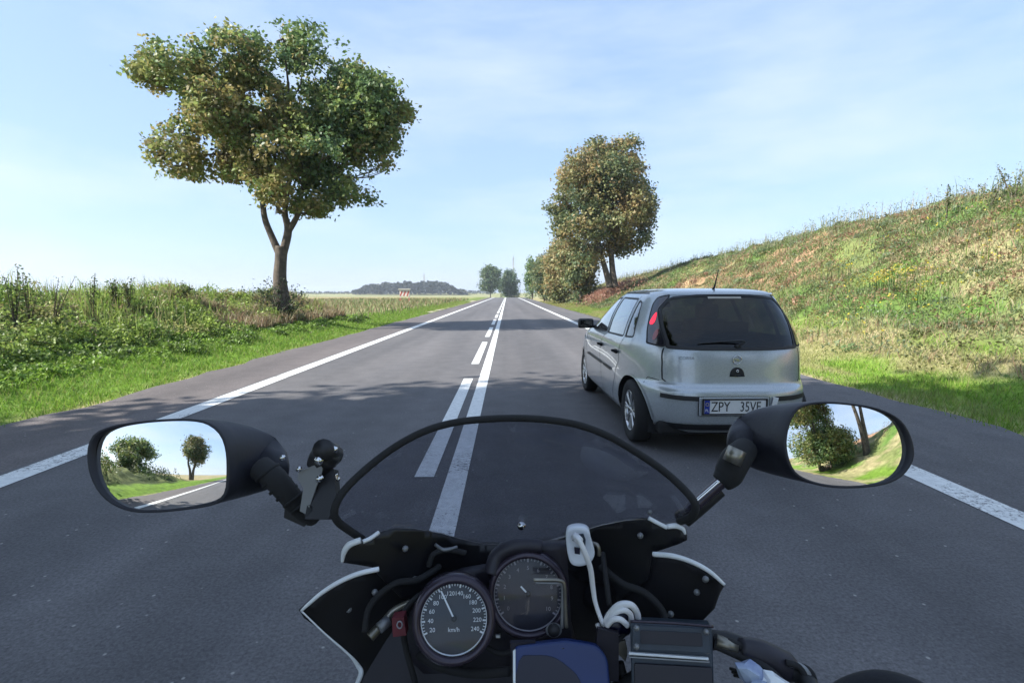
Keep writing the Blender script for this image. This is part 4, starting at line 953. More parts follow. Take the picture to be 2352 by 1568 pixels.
tube('lock', ring(hc+Vector((0, -.010, .006)), .009, .003), .004, M['chrome'], hd_, 6, 1, world=False, closed=True)
p = SP(*rear(.845, -.43)); q = SP(*rear(.845, -.33)); an = math.atan2(q.y-p.y, q.x-p.x)
put_text('model_name', 'CORSA', .036, Vector((p.x+.01, p.y-.004, .845)), Matrix.Rotation(an, 3, 'Z') @ UP, M['steel'], car, 1.1)
# nose
for sd in (-1, 1): patch('headlight', rounded([fr(.66, .38*sd), U_of(.66, sd, y=3.62), U_of(.78, sd, y=3.46), fr(.74, .36*sd)], .02), .005, M['chrome'], car, .06)
patch('grille', rounded([fr(.60, .30), fr(.72, .28), (USC-.002, s_of_z(.72)), (USC-.002, s_of_z(.60))], .01), .004, M['blackp'], car, .06)

# ================================================================== the motorcycle under the camera
BX = P(1200, 1400, .7)
bike = empty('motorcycle', (BX.x, .55, 0), 'black motorcycle front seen from the rider, with a low smoked windscreen and two mirrors', 'motorcycle')
M['fairing'] = mat('black_fairing', (.010, .010, .013), .42, noise=(6, .4), bump=(30, .15, .002)); M['fair_in'] = mat('fairing_inside', (.007, .006, .009), .7, noise=(5, .5), bump=(18, .3, .004))
M['mhouse'] = mat('mirror_housing', (.020, .021, .030), .5, noise=(40, .2), bump=(220, .25, .001))
M['edge'] = mat('pale_trim_and_highlight', (.82, .85, .86), .3, .0, .6, noise=(25, .15), coat=.4)  # pale small parts, and the sky's shine painted along the fairing edges
M['mglass'] = mat('mirror_glass', (.86, .88, .88), .0, 1.0)
M['screen'] = mat_pane('smoked_screen', (.72, .73, .77), .02, 1.5, 1.0, dust=.03)
M['wcable'] = mat('white_cable', (.80, .80, .80), .5, noise=(60, .1)); M['wdev'] = mat('white_device', (.74, .78, .84), .35, noise=(30, .1), coat=.3)
M['dial'] = mat('dial_face', (.022, .030, .045), .35, noise=(8, .2)); M['dial2'] = mat('dim_dial_face', (.028, .026, .038), .4, noise=(8, .2))
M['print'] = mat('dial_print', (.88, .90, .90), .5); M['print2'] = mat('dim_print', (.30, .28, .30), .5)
M['bezel'] = mat('bezel', (.045, .035, .05), .25, .3); M['dash'] = mat('dash_plastic', (.022, .020, .030), .5, noise=(14, .3), bump=(60, .2, .001))
M['blue'] = mat('blue_case', (.012, .034, .15), .36, noise=(5, .3)); M['navy'] = mat('navy_screen', (.002, .003, .020), .35)
M['resv'] = mat('reservoir', (.035, .05, .07), .45, noise=(30, .3)); M['brassy'] = mat('worn_metal', (.33, .31, .26), .35, .8, noise=(30, .4))
M['wrap'] = mat('pale_blue_wrap', (.50, .58, .68), .5, noise=(14, .5, (.04, .08, .30))); M['amber'] = mat('red_switch', (.16, .03, .04), .5, noise=(40, .3))
M['glove'] = mat('glove', (.012, .013, .018), .8, noise=(60, .4), bump=(120, .4, .002))
def PP(l, d): return [P(x, y, d) if not hasattr(d, '__call__') else P(x, y, d(x, y)) for x, y in l]
def closed_curve(pts, n=5):
    q = [Vector((*p, 0)) for p in pts]; m = len(q); out = []
    for i in range(m):
        p0, p1, p2, p3 = q[i-1], q[i], q[(i+1) % m], q[(i+2) % m]
        for k in range(n):
            t = k/n; v = .5*((2*p1)+(p2-p0)*t+(2*p0-5*p1+4*p2-p3)*t*t+(3*p1-p0-3*p2+p3)*t**3); out.append((v.x, v.y))
    return out
def even(pts, n, closed=True):
    P_ = pts+[pts[0]] if closed else pts; d = [0]
    for a, b in zip(P_[:-1], P_[1:]): d.append(d[-1]+math.dist(a, b))
    t = np.linspace(0, d[-1], n+1)[:-1] if closed else np.linspace(0, d[-1], n)
    return [tuple(float(np.interp(q, d, [p[k] for p in P_])) for k in range(len(P_[0]))) for q in t]
def plate3(name, outline, d, m, parent, step=18, thick=.003, sm=True):
    """a moulded sheet: the outline with its own depth at every point, real thickness"""
    uv, fs = cdt([tuple(p) for p in outline], (), step); V_ = [P(x, y, d(x, y) if hasattr(d, '__call__') else d) for x, y in uv]
    me = pyd(V_, fs); o = link(name, me, m, parent, True, smooth=sm); 
    if thick: md = o.modifiers.new('thick', 'SOLIDIFY'); md.thickness = thick; md.offset = 0
    return o
def loft(name, rings, m, parent, cap=True, capstart=False):
    n = len(rings[0]); V_ = [v for r in rings for v in r]; F_ = []
    for i in range(len(rings)-1):
        for k in range(n): F_.append((i*n+k, i*n+(k+1) % n, (i+1)*n+(k+1) % n, (i+1)*n+k))
    if cap: F_.append(tuple(range((len(rings)-1)*n, len(rings)*n)))
    if capstart: F_.append(tuple(range(n))[::-1])
    return link(name, pyd(V_, F_), m, parent, True)
VDIR = CR @ Vector((0, 0, -1))

# ---- mirrors: rim outline in the picture, bowl-shaped housing running to the stalk, slightly domed glass
def mirror(rim, neck, nr, d, dn, aim, roll=0, R_=.55, label=None):
    N = 56; C = even(closed_curve(rim), N); cx = sum(p[0] for p in C)/N; cy = sum(p[1] for p in C)/N
    # the plane of the glass: its normal halves the angle between the eye and what is seen in it
    c3 = P(cx, cy, d); toeye = (Vector((0, 0, CAM_H))-c3).normalized(); nrm = (toeye+Vector(aim).normalized()).normalized()
    def onplane(px, py, off=0):
        v = P(px, py, 1)-Vector((0, 0, CAM_H)); t = (c3+nrm*off-Vector((0, 0, CAM_H))).dot(nrm)/v.dot(nrm); return Vector((0, 0, CAM_H))+v*t
    rimpts = [onplane(*p) for p in C]
    nk = P(neck[0], neck[1], dn); ax = (nk-c3)
    rings = []
    inner = [c3+(p-c3)*.93-nrm*.006 for p in rimpts]; rings.append(inner); rings.append([c3+(p-c3)*.955+nrm*.001 for p in rimpts]); rings.append([c3+(p-c3)*.99+nrm*.001 for p in rimpts]); rings.append(rimpts)
    s = ax.normalized(); side_ = s.cross(Vector((0, 0, 1))).normalized(); up_ = side_.cross(s)
    for t in (.06, .16, .30, .46, .62, .78, .90, 1.0):
        k = 1-t**1.9; ring_ = []
        for p in rimpts:
            q = p-c3; small = q.normalized()*nr
            v = c3+q*k+small*(1-k)+ax*(t**1.35)-nrm*(.062*math.sin(pi*min(1, t*.95+.02))**.8)
            ring_.append(v)
        rings.append(ring_)
    h = loft('mirror', rings, M['mhouse'], bike)
    if label: h['label'] = label
    # glass
    C2 = [(c3+(p-c3)*.945) for p in rimpts]; u_ = (C2[0]-c3).normalized(); w_ = nrm.cross(u_)
    V_, F_, N_ = [], [], []; K = 14
    for j in range(1, K+1):
        for p in C2:
            q = (p-c3)*(j/K); r2 = q.length_squared; V_.append(c3+q-nrm*(r2/(2*R_))-nrm*.001+nrm*.0035); N_.append((nrm+q/R_).normalized())
    V_.append(c3-nrm*.001+nrm*.0035); N_.append(nrm.copy()); z = len(V_)-1
    for k in range(N): F_.append((z, k, (k+1) % N))
    for j in range(K-1):
        for k in range(N): F_.append((j*N+k, (j+1)*N+k, (j+1)*N+(k+1) % N, j*N+(k+1) % N))
    a, b, c = V_[F_[0][0]], V_[F_[0][1]], V_[F_[0][2]]
    if (b-a).cross(c-a).dot(nrm) < 0: F_ = [tuple(reversed(f)) for f in F_]
    g = link('mirror_glass', pyd(V_, F_), M['mglass'], h, False); g.data.transform(wmat(h).inverted())
    g.data.normals_split_custom_set_from_vertices([tuple(n_) for n_ in N_])
    return h, nk
rimL = [(200, 1045), (212, 1000), (255, 978), (330, 966), (410, 961), (470, 966), (508, 990), (525, 1030), (528, 1090), (522, 1135), (495, 1158), (430, 1170), (350, 1177), (290, 1172), (240, 1145), (210, 1100)]
mL, nkL = mirror(rimL, (622, 1082), .020, .66, .70, (-.62, -1, .06), R_=.45, label='left mirror, showing weeds and far trees under a pale sky')
rimR = [(1800, 1030), (1806, 975), (1830, 935), (1880, 922), (1950, 925), (2020, 938), (2070, 965), (2095, 1010), (2098, 1055), (2070, 1095), (2020, 1115), (1940, 1121), (1870, 1112), (1820, 1085)]
mR, nkR = mirror(rimR, (1712, 1022), .020, .68, .72, (.74, -1, .10), R_=.45, label='right mirror, showing a leafy tree, two trunks and the slope')

# ---- stalks and clamps
def tb(name, pts, rad, m, parent=bike, seg=12, n=6, closed=False, flat=None): return tube(name, [P(*p) for p in pts], rad, m, parent, seg, n, True, closed, flat)
st = tb('mirror_stalk', [(600, 1075, .70), (628, 1095, .69), (655, 1125, .69), (690, 1165, .70), (720, 1185, .72)], [.017, .016, .015, .014, .014], M['rubber'])
for k in range(6): tb('rib', [(612+15*k, 1082+15.5*k, .692), (616+15*k, 1087+15.5*k, .692)], .0180-.0006*k, M['rubber'], st, 14)
st2 = tb('mirror_stalk', [(1712, 1030, .72), (1690, 1055, .70), (1672, 1090, .70), (1655, 1108, .70)], [.017, .020, .019, .013], M['rubber'])
tb('chrome_rod', [(1665, 1100, .70), (1630, 1130, .70), (1590, 1166, .70), (1560, 1185, .72)], [.0085, .008, .008, .008], M['bezel'], st2)
tb('rod_highlight', [(1652, 1104, .688), (1620, 1132, .688), (1592, 1156, .688)], .0026, M['chrome'], st2)  # bright line standing for the highlight along the dark rod
tb('rod_sleeve', [(1650, 1122, .712), (1612, 1156, .712), (1570, 1192, .72)], .012, M['blackp'], st2)
tb('lock_nut', [(1694, 1030, .685), (1680, 1062, .685)], .012, M['brassy'], st2, 6)
# ---- the holder clamped beside the left stalk (an empty phone mount)
mount = empty('phone_mount', tuple(P(720, 1180, .70)), 'black and grey clamp mount with bright screws between the left mirror and the windscreen', 'mount')
def slab(name, pts, d, m, parent, thick): return plate3(name, pts, d, m, parent, 12, thick, False)
slab('bracket', [(688, 1082), (735, 1062), (742, 1075), (706, 1180), (690, 1172), (698, 1120), (684, 1098)], .665, M['steel'], mount, .004)
slab('arm', [(742, 1072), (772, 1078), (778, 1150), (760, 1192), (706, 1192), (712, 1160)], lambda x, y: .69-.0002*(y-1072), M['blackp'], mount, .020)
for (x, y, r) in ((687, 1077, .0032), (734, 1099, .0045), (649, 1051, .0034)): tb('screw', [(x-2, y+2, .665), (x+1, y-1, .650)], r, M['chrome'], mount, 8)
tb('clamp_head', [(728, 1075, .68), (745, 1050, .68), (766, 1035, .68)], [.015, .020, .015], M['blackp'], mount, 12)
tb('knob', [(741, 1030, .655), (762, 1044, .70)], [.013, .016], M['blackp'], mount, 12, 2); tb('cap_screw', [(770, 1026, .668), (765, 1038, .665)], .0045, M['chrome'], mount, 8)
tb('clamp_screw', [(735, 1054, .655), (728, 1062, .65)], [.0062, .0055], M['chrome'], mount, 10); tb('hook', [(772, 1088, .67), (775, 1100, .67), (780, 1098, .67)], .0025, M['chrome'], mount, 6)
slab('foot', [(662, 1158), (676, 1152), (722, 1182), (706, 1203), (660, 1182)], .715, M['blackp'], mount, .022)
tb('foot_edge', [(665, 1157, .70), (690, 1170, .70), (716, 1186, .70)], .0025, M['steel'], mount, 6)

# ---- windscreen: blown sheet, curved back towards the rider at its sides
top = [(833, 1238), (800, 1216), (775, 1196), (768, 1172), (782, 1138), (812, 1103), (868, 1054), (925, 1015), (985, 986), (1050, 969), (1120, 962), (1190, 960), (1260, 964), (1330, 976), (1395, 1000), (1455, 1034), (1515, 1074), (1560, 1112), (1592, 1148), (1597, 1170), (1585, 1188), (1560, 1197)]
bot = [(1530, 1200), (1490, 1190), (1440, 1192), (1380, 1204), (1320, 1222), (1260, 1238), (1190, 1247), (1110, 1247), (1060, 1236), (1010, 1222), (950, 1212), (905, 1212), (868, 1222)]
def ds(x, y):
    u = (x-1180)/420; return .745-.125*u*u+.10*(y-1100)/140*(1-.6*u*u)*.6
scr = plate3('windscreen', top+bot, ds, M['screen'], bike, 16, .003)
tb('screen_edging', [(x, y, ds(x, y)) for x, y in top], [.0050]*len(top), M['rubber'], scr, 10, 4)
for x, y in ((1197, 1208), (990, 1262), (1492, 1176)): 
    s_ = tb('screen_screw', [(x, y, ds(x, y)+.006), (x+1, y-1, ds(x, y)-.014)], .0062 if x == 1197 else .003, M['chrome'] if x == 1197 else M['steel'], scr, 12)

# ---- fairing shells
def dfl(x, y):   # left: rim close to the rider, going away towards the headlamp
    k = min(1, max(0, (x-690)/420)); return .640+.15*k**.7
def dfr(x, y):
    k = min(1, max(0, (1665-x)/330)); return .640+.14*k**.7
cl = plate3('cowl', [(835, 1240), (872, 1222), (905, 1212), (950, 1213), (1010, 1224), (1062, 1238), (1110, 1249), (1150, 1250), (1140, 1330), (1060, 1345), (1000, 1375), (920, 1372), (862, 1312), (852, 1300), (788, 1290), (790, 1262), (805, 1245)], lambda x, y: .665+.11*min(1, max(0, (x-790)/280)), M['fairing'], bike, 16, .005)
tb('edge_highlight', [(834, 1243, .655), (850, 1236, .662), (870, 1222, .672)], .0028, M['edge'], cl, 8, 4)  # pale tubes along the shell edges stand for the sky highlight there
tb('edge_highlight', [(828, 1240, .655), (803, 1250, .655), (790, 1268, .655), (786, 1290, .657)], [.0040, .0044, .0035, .0018], M['edge'], cl, 8, 5)
cr = plate3('cowl', [(1250, 1250), (1320, 1224), (1380, 1206), (1440, 1194), (1490, 1191), (1535, 1208), (1562, 1206), (1576, 1220), (1577, 1240), (1560, 1248), (1500, 1268), (1490, 1330), (1420, 1380), (1400, 1340), (1330, 1330)], lambda x, y: .675+.11*min(1, max(0, (1577-x)/260)), M['fairing'], bike, 16, .005)
tb('edge_highlight', [(1490, 1189, .662), (1512, 1201, .66), (1532, 1211, .658)], .0028, M['edge'], cr, 8, 4)
tb('edge_highlight', [(1532, 1209, .66), (1552, 1207, .66), (1568, 1214, .66), (1574, 1226, .66)], [.0030, .0036, .0030, .0015], M['edge'], cr, 8, 5)
fl_ = plate3('side_fairing', [(868, 1305), (825, 1314), (780, 1332), (738, 1358), (705, 1386), (691, 1400), (702, 1420), (745, 1452), (800, 1500), (822, 1528), (830, 1545), (818, 1575), (805, 1620), (1000, 1640), (1010, 1480), (1000, 1340), (920, 1310)], dfl, M['fair_in'], bike, 20, .006)
tb('edge_highlight', [(870, 1306, .655), (825, 1316, .645), (782, 1334, .640), (740, 1360, .638), (708, 1387, .636), (692, 1402, .636)], [.0033, .0033, .0031, .0028, .0023, .0015], M['edge'], fl_, 8, 5)
tb('edge_highlight', [(692, 1402, .636), (745, 1453, .645), (800, 1501, .66), (823, 1529, .67), (829, 1546, .67), (818, 1575, .67), (806, 1610, .67)], [.0010, .0010, .0014, .0030, .0034, .0030, .0028], M['edge'], fl_, 8, 5)
fr_2 = plate3('side_fairing', [(1500, 1270), (1545, 1273), (1590, 1287), (1630, 1310), (1662, 1340), (1650, 1362), (1638, 1398), (1610, 1428), (1560, 1440), (1500, 1450), (1400, 1450), (1340, 1380), (1350, 1280), (1430, 1262)], dfr, M['fair_in'], bike, 20, .006)
tb('edge_highlight', [(1500, 1272, .664), (1545, 1276, .650), (1590, 1290, .644), (1630, 1312, .640), (1664, 1342, .637)], [.0034, .0034, .0032, .0029, .0020], M['edge'], fr_2, 8, 5)
# brackets and wiring inside the left shell
tb('brace', [(942, 1382, .70), (905, 1400, .70), (880, 1430, .69), (850, 1462, .68)], [.004, .004, .006, .007], M['brassy']); tb('brace_bolt', [(893, 1424, .685), (870, 1442, .675)], .0075, M['steel'], bike, 10)
tb('cable', [(1000, 1250, .74), (1020, 1262, .73), (1050, 1256, .74)], .0025, M['steel']); tb('cable', [(985, 1300, .73), (996, 1272, .73), (1030, 1262, .735), (1070, 1270, .74)], .004, M['rubber'])
tb('cable', [(925, 1450, .68), (935, 1500, .68), (952, 1560, .68), (960, 1600, .68)], .004, M['rubber'])
for x, y, d_ in ((800, 1400, .70), (860, 1360, .70), (952, 1330, .72), (1600, 1360, .68), (1540, 1410, .69), (1660-40, 1330, .66), (930, 1260, .70), (1470, 1230, .70)): tb('bolt', [(x, y, d_+.012), (x+1, y-1, d_-.004)], .0042, M['steel'], bike, 8, 2)
for pts, r_, mm in (([(1010, 1300, .74), (960, 1330, .71), (905, 1340, .70), (850, 1390, .69), (838, 1450, .68)], .0045, 'rubber'), ([(1000, 1345, .72), (955, 1372, .69), (930, 1400, .68), (926, 1412, .675)], .0035, 'rubber'), ([(1380, 1300, .72), (1430, 1340, .69), (1480, 1360, .68), (1520, 1400, .67), (1530, 1440, .66)], .0048, 'rubber'),
                    ([(1385, 1270, .72), (1392, 1330, .68), (1400, 1390, .66)], .0035, 'rubber'), ([(1350, 1246, .70), (1372, 1252, .69), (1376, 1275, .69)], .0030, 'brassy'), ([(1110, 1480, .69), (1150, 1500, .68), (1190, 1490, .67)], .0035, 'rubber'), ([(960, 1500, .70), (1010, 1530, .69), (1090, 1545, .68), (1170, 1540, .66)], .006, 'rubber')):
    tb('cable', pts, r_, M[mm], bike, 8)
hump = plate3('inner_panel', [(830, 1480), (905, 1430), (960, 1420), (1180, 1440), (1190, 1640), (800, 1640), (830, 1545)], lambda x, y: .735-.0002*(y-1430), M['dash'], bike, 30, .004)
box3 = plate3('headlamp_box', [(1010, 1300), (1040, 1262), (1085, 1252), (1400, 1240), (1420, 1400), (1380, 1500), (1150, 1500), (1010, 1440)], lambda x, y: .795, M['fair_in'], bike, 30, .02)

# ---- instruments
def prism(name, pts, c, A, h, thick, m, parent, bev=.003, label=None):
    """a solid plate: the outline on the plane of frame A through c, raised by h, with bevelled edges"""
    E0 = Vector((0, 0, CAM_H)); n_ = A.col[2].normalized(); V_ = []
    for px, py in pts: v = P(px, py, 1)-E0; V_.append(E0+v*((c+n_*h-E0).dot(n_)/v.dot(n_)))
    bm = bmesh.new(); f = bm.faces.new([bm.verts.new(v) for v in V_]); bm.normal_update()
    if f.normal.dot(n_) < 0: f.normal_flip()
    g = bmesh.ops.extrude_face_region(bm, geom=[f]); bmesh.ops.translate(bm, vec=-n_*thick, verts=[v for v in g['geom'] if isinstance(v, bmesh.types.BMVert)]); bmesh.ops.recalc_face_normals(bm, faces=bm.faces)
    if bev: bmesh.ops.bevel(bm, geom=[e for e in bm.edges if len(e.link_faces) == 2 and e.calc_face_angle() > .6], offset=bev, segments=3, affect='EDGES', profile=.6)
    me = bpy.data.meshes.new('m'); bm.to_mesh(me); bm.free(); o = link(name, me, m, parent, True, smooth=False)
    if label: o['label'] = label
    return o
def frame_at(px, py, d, tilt=25, yaw=0):
    c = P(px, py, d); toeye = (Vector((0, 0, CAM_H))-c).normalized()
    n_ = (Matrix.Rotation(R(tilt), 3, CR @ Vector((1, 0, 0))) @ toeye); x_ = (CR @ Vector((1, 0, 0)) - n_*(CR @ Vector((1, 0, 0))).dot(n_)).normalized(); y_ = n_.cross(x_)
    return c, Matrix((x_, y_, n_)).transposed()
def turn(name, prof, c, A, m, parent, seg=56, sx=1):
    V_, F_ = [], []
    for r, h in prof:
        for k in range(seg): a = 2*pi*k/seg; V_.append(c+A @ Vector((r*cos(a)*sx, r*sin(a), h)))
    for i in range(len(prof)-1):
        for k in range(seg): F_.append((i*seg+k, i*seg+(k+1) % seg, (i+1)*seg+(k+1) % seg, (i+1)*seg+k))
    return link(name, pyd(V_, F_), m, parent, True)
def bar(c, A, a, r0, r1, w, h=.0014):
    e = Vector((cos(a), sin(a), 0)); f = Vector((-sin(a), cos(a), 0)); V_ = [c+A @ (e*r0+f*w/2+Vector((0, 0, h))), c+A @ (e*r0-f*w/2+Vector((0, 0, h))), c+A @ (e*r1-f*w/2+Vector((0, 0, h))), c+A @ (e*r1+f*w/2+Vector((0, 0, h)))]
    return V_, [(0, 1, 2, 3)]
M['dialglass'] = mat_pane('dial_glass', (.90, .92, .95), .03, 1.45, .8)
def gauge(label, px, py, d, r, face, prn, nums, a0, a1, needle, tilt, minor, bezw=.010, numsize=.0074, name='gauge', needle_w=.0022, sx=1.0, nr=(-.12, .80)):
    c, A = frame_at(px, py, d, tilt); A2 = A @ Matrix.Diagonal((sx, 1, 1))
    g = turn(name, [(r*.985, .004), (r*1.0, .010), (r+bezw*.5, .013), (r+bezw, .009), (r+bezw*1.15, -.012), (r*.85, -.045), (r*.3, -.055), (0, -.055)], c, A2, M['bezel'], bike); g['label'] = label
    turn('dial', [(r, 0), (r*.5, 0), (0, 0)], c, A2, face, g)
    turn('dial_ring', [(r*.965, .0012), (r*.985, .0022), (r*1.0, .0022)], c, A2, prn, g)
    gs = []; n = len(nums)
    for k in range((n-1)*minor+1):
        a = a0+(a1-a0)*k/((n-1)*minor); big = k % minor == 0; gs.append(bar(c, A2, a, r*(.86 if big else .90), r*.96, .0022 if big else .0011))
    link('tick_marks', pyd(*joinpy(gs)), prn, g, True, smooth=False)
    for k, s in enumerate(nums):
        a = a0+(a1-a0)*k/(n-1); me = text_mesh(s, numsize, .0002, 1.0); me.transform(Matrix.Translation(c+A2 @ Vector((cos(a)*r*.70, sin(a)*r*.70, .0014))) @ A2.to_4x4()); link('numeral', me, prn, g, True, smooth=False)
    link('needle', pyd(*bar(c, A2, needle, r*nr[0], r*nr[1], needle_w, .0035)), M['print'], g, True, smooth=False)
    turn('hub', [(0, .005), (r*.07, .005), (r*.085, .002)], c, A2, M['blackp'], g, 20)
    turn('cover_glass', [(r*.99, .0085), (r*.5, .0095), (0, .010)], c, A2, M['dialglass'], g)
    return g, c, A2
g1, c1, A1 = gauge('left round speedometer with white figures and needle', 1043, 1419, .655, .0430, M['dial'], M['print'], [str(v) for v in range(20, 241, 20)], R(205), R(-25), R(118), 14, 4, nr=(-.05, .88))
me = text_mesh('km/h', .0075, .0002); me.transform(Matrix.Translation(c1+A1 @ Vector((0, -.013, .0014))) @ A1.to_4x4()); link('unit', me, M['print'], g1, True, smooth=False)
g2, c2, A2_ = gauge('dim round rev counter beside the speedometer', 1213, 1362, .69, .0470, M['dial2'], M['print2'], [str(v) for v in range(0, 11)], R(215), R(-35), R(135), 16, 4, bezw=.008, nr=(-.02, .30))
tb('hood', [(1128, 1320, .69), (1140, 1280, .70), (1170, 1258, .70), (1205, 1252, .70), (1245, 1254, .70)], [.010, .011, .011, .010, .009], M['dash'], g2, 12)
slab('shade_plate', [(1130, 1330), (1140, 1285), (1175, 1262), (1245, 1256), (1252, 1330)], .712, M['dash'], bike, .006)
bz_ = plate3('instrument_panel', [(960, 1370), (1000, 1330), (1060, 1310), (1120, 1300), (1128, 1270), (1150, 1250), (1300, 1245), (1310, 1420), (1330, 1500), (1180, 1505), (1150, 1560), (1000, 1560), (940, 1500), (930, 1430)], lambda x, y: .720, M['dash'], bike, 26, .02)
sw = empty('switch', tuple(P(917, 1432, .665)), 'small square dull red switch beside the speedometer', 'switch')
slab('body', [(903, 1412), (930, 1408), (936, 1450), (906, 1454)], .668, M['amber'], sw, .016); tb('key_ring', [(918+6*cos(a), 1434+8*sin(a), .657) for a in np.linspace(0, 2*pi, 9)[:-1]], .0010, M['print2'], sw, 6, 2, True)
for (x, y, w) in ((1144, 1459, 10), (1224, 1458, 6)): slab('warning_lamp', [(x-w/2, y-3), (x+w/2, y-3), (x+w/2, y+3), (x-w/2, y+3)], .700, M['print'], bike, .004)
tb('ignition_ring', [(1272+15*cos(a), 1446+13*sin(a), .66) for a in np.linspace(0, 2*pi, 17)[:-1]], .0022, M['steel'], bike, 8, 2, True)
tb('ignition_barrel', [(1272, 1446, .672), (1272, 1446, .655)], .008, M['blackp'], bike, 16)
# L-shaped reflection before the rev counter, built as pale bent rods
br = tb('reflection_rod', [(1226, 1331, .655), (1260, 1331, .655), (1288, 1333, .655), (1296, 1345, .655), (1298, 1380, .655), (1301, 1440, .655)], [.0024]*6, M['brassy'], bike, 8, 5)
tb('reflection_rod', [(1230, 1337, .657), (1262, 1338, .657), (1290, 1342, .657), (1292, 1380, .657), (1291, 1441, .657)], [.0022]*5, M['steel'], bike, 8, 5)

# ---- white device clipped behind the screen, and its cable
dev = empty('navigation_dock', tuple(P(1330, 1260, .66)), 'white rounded dock clipped behind the windscreen with a white cable plugged in', 'device')
o1 = [(1300, 1222), (1312, 1211), (1335, 1209), (1352, 1217), (1358, 1240), (1366, 1268), (1360, 1288), (1345, 1298), (1325, 1300), (1310, 1292), (1302, 1262)]
oc = closed_curve(o1, 4)
c_, A_ = frame_at(1330, 1255, .665, 22)
def onf(px, py, h=0):
    v = P(px, py, 1)-Vector((0, 0, CAM_H)); n_ = A_.col[2]; t = (c_+n_*h-Vector((0, 0, CAM_H))).dot(n_)/v.dot(n_); return Vector((0, 0, CAM_H))+v*t
cen = onf(1331, 1254); E = [onf(*p) for p in oc]
loft('case', [[cen+(p-cen)*.80-A_.col[2]*.020 for p in E], [cen+(p-cen)*.98-A_.col[2]*.014 for p in E], [p-A_.col[2]*.002 for p in E], [cen+(p-cen)*.96+A_.col[2]*.001 for p in E], [cen+(p-cen)*.80 for p in E]], M['wdev'], dev, True, True)
slab('socket', [(1314, 1228), (1340, 1225), (1345, 1238), (1344, 1262), (1334, 1250), (1315, 1240)], lambda x, y: (CR.transposed() @ (onf(x, y, .0025)-Vector((0, 0, CAM_H)))).z*-1, M['resv'], dev, .002)
slab('button', [(1319, 1256), (1332, 1258), (1332, 1272), (1320, 1270)], lambda x, y: (CR.transposed() @ (onf(x, y, .004)-Vector((0, 0, CAM_H)))).z*-1, M['navy'], dev, .002)
cb = tb('cable', [(1322, 1234, .650), (1330, 1240, .642), (1343, 1268, .642), (1356, 1305, .648), (1362, 1350, .655), (1368, 1385, .655), (1382, 1425, .65), (1388, 1438, .65)], [.0030, .0034, .0036, .0036, .0034, .0030, .0028, .0035], M['wcable'], dev, 10)
tb('plug', [(1320, 1230, .656), (1331, 1241, .644)], .0052, M['wcable'], dev, 10)
tb('coiled_cable', [(1388, 1438, .65), (1400, 1410, .645), (1422, 1389, .64), (1448, 1388, .64), (1462, 1404, .645), (1466, 1424, .65)], .0042, M['wcable'], dev, 10)
tb('coiled_cable', [(1392, 1432, .645), (1410, 1408, .64), (1432, 1400, .636), (1448, 1410, .64), (1450, 1432, .645)], .0036, M['wcable'], dev, 10)
tb('coiled_cable', [(1394, 1436, .64), (1408, 1422, .635), (1426, 1422, .632), (1442, 1436, .635)], .0036, M['wcable'], dev, 10)
tb('cable_core', [(1390, 1444, .655), (1415, 1428, .655), (1445, 1440, .655)], [.012, .016, .010], M['navy'], dev, 12)
for pts in ([(1380, 1440, .65), (1400, 1462, .645), (1424, 1484, .65)], [(1440, 1450, .65), (1420, 1470, .64), (1402, 1500, .645)]): tb('wire', pts, .003, M['rubber'], bike, 8)
lv = slab('clamp_bracket', [(1386, 1480), (1436, 1468), (1440, 1500), (1436, 1516), (1420, 1500)], .64, M['brassy'], bike, .004)
tb('clamp_bracket_leg', [(1388, 1484, .64), (1402, 1520, .64), (1408, 1545, .64)], .0034, M['brassy'], bike, 8); tb('cable_end', [(1372, 1412+20, .655), (1380, 1452, .655)], .003, M['wcable'], bike, 8)
for pts in ([(1404, 1500, .66), (1418, 1540, .66), (1436, 1600, .66)], [(1425, 1520, .65), (1436, 1560, .65), (1450, 1610, .65)], [(1392, 1560, .67), (1410, 1590, .67)]): tb('wire', pts, .0045, M['rubber'], bike, 8)

# ---- glossy blue map case in the middle
cs = empty('map_case', tuple(P(1290, 1540, .60)), 'glossy dark blue flat case lying in front of the handlebar', 'case')
cc, CA = frame_at(1285, 1530, .615, 14)
prism('body', rounded([(1180, 1484), (1300, 1470), (1372, 1482), (1396, 1512), (1408, 1650), (1180, 1655)], 14), cc, CA, 0, .018, M['blue'], cs, .004)
prism('window', closed_curve([(1192, 1518), (1228, 1504), (1270, 1508), (1304, 1530), (1332, 1562), (1346, 1640), (1192, 1640)], 3), cc, CA, .0012, .0012, M['navy'], cs, .0004)  # navy shape stands for the dark blue reflections on the clear pane
prism('rim', [(1178, 1494), (1184, 1490), (1184, 1650), (1178, 1650)], cc, CA, .002, .006, M['edge'], cs, .0008)
slab('strap', [(1172, 1472), (1230, 1470), (1228, 1498), (1196, 1506), (1176, 1540)], .632, M['dash'], cs, .006); slab('strap', [(1372, 1440), (1420, 1450), (1420, 1560), (1400, 1560), (1392, 1512), (1366, 1500)], .634, M['dash'], cs, .006)
tb('rivet', [(1293, 1483, .635), (1293, 1483, .622)], .003, M['chrome'], cs, 8)

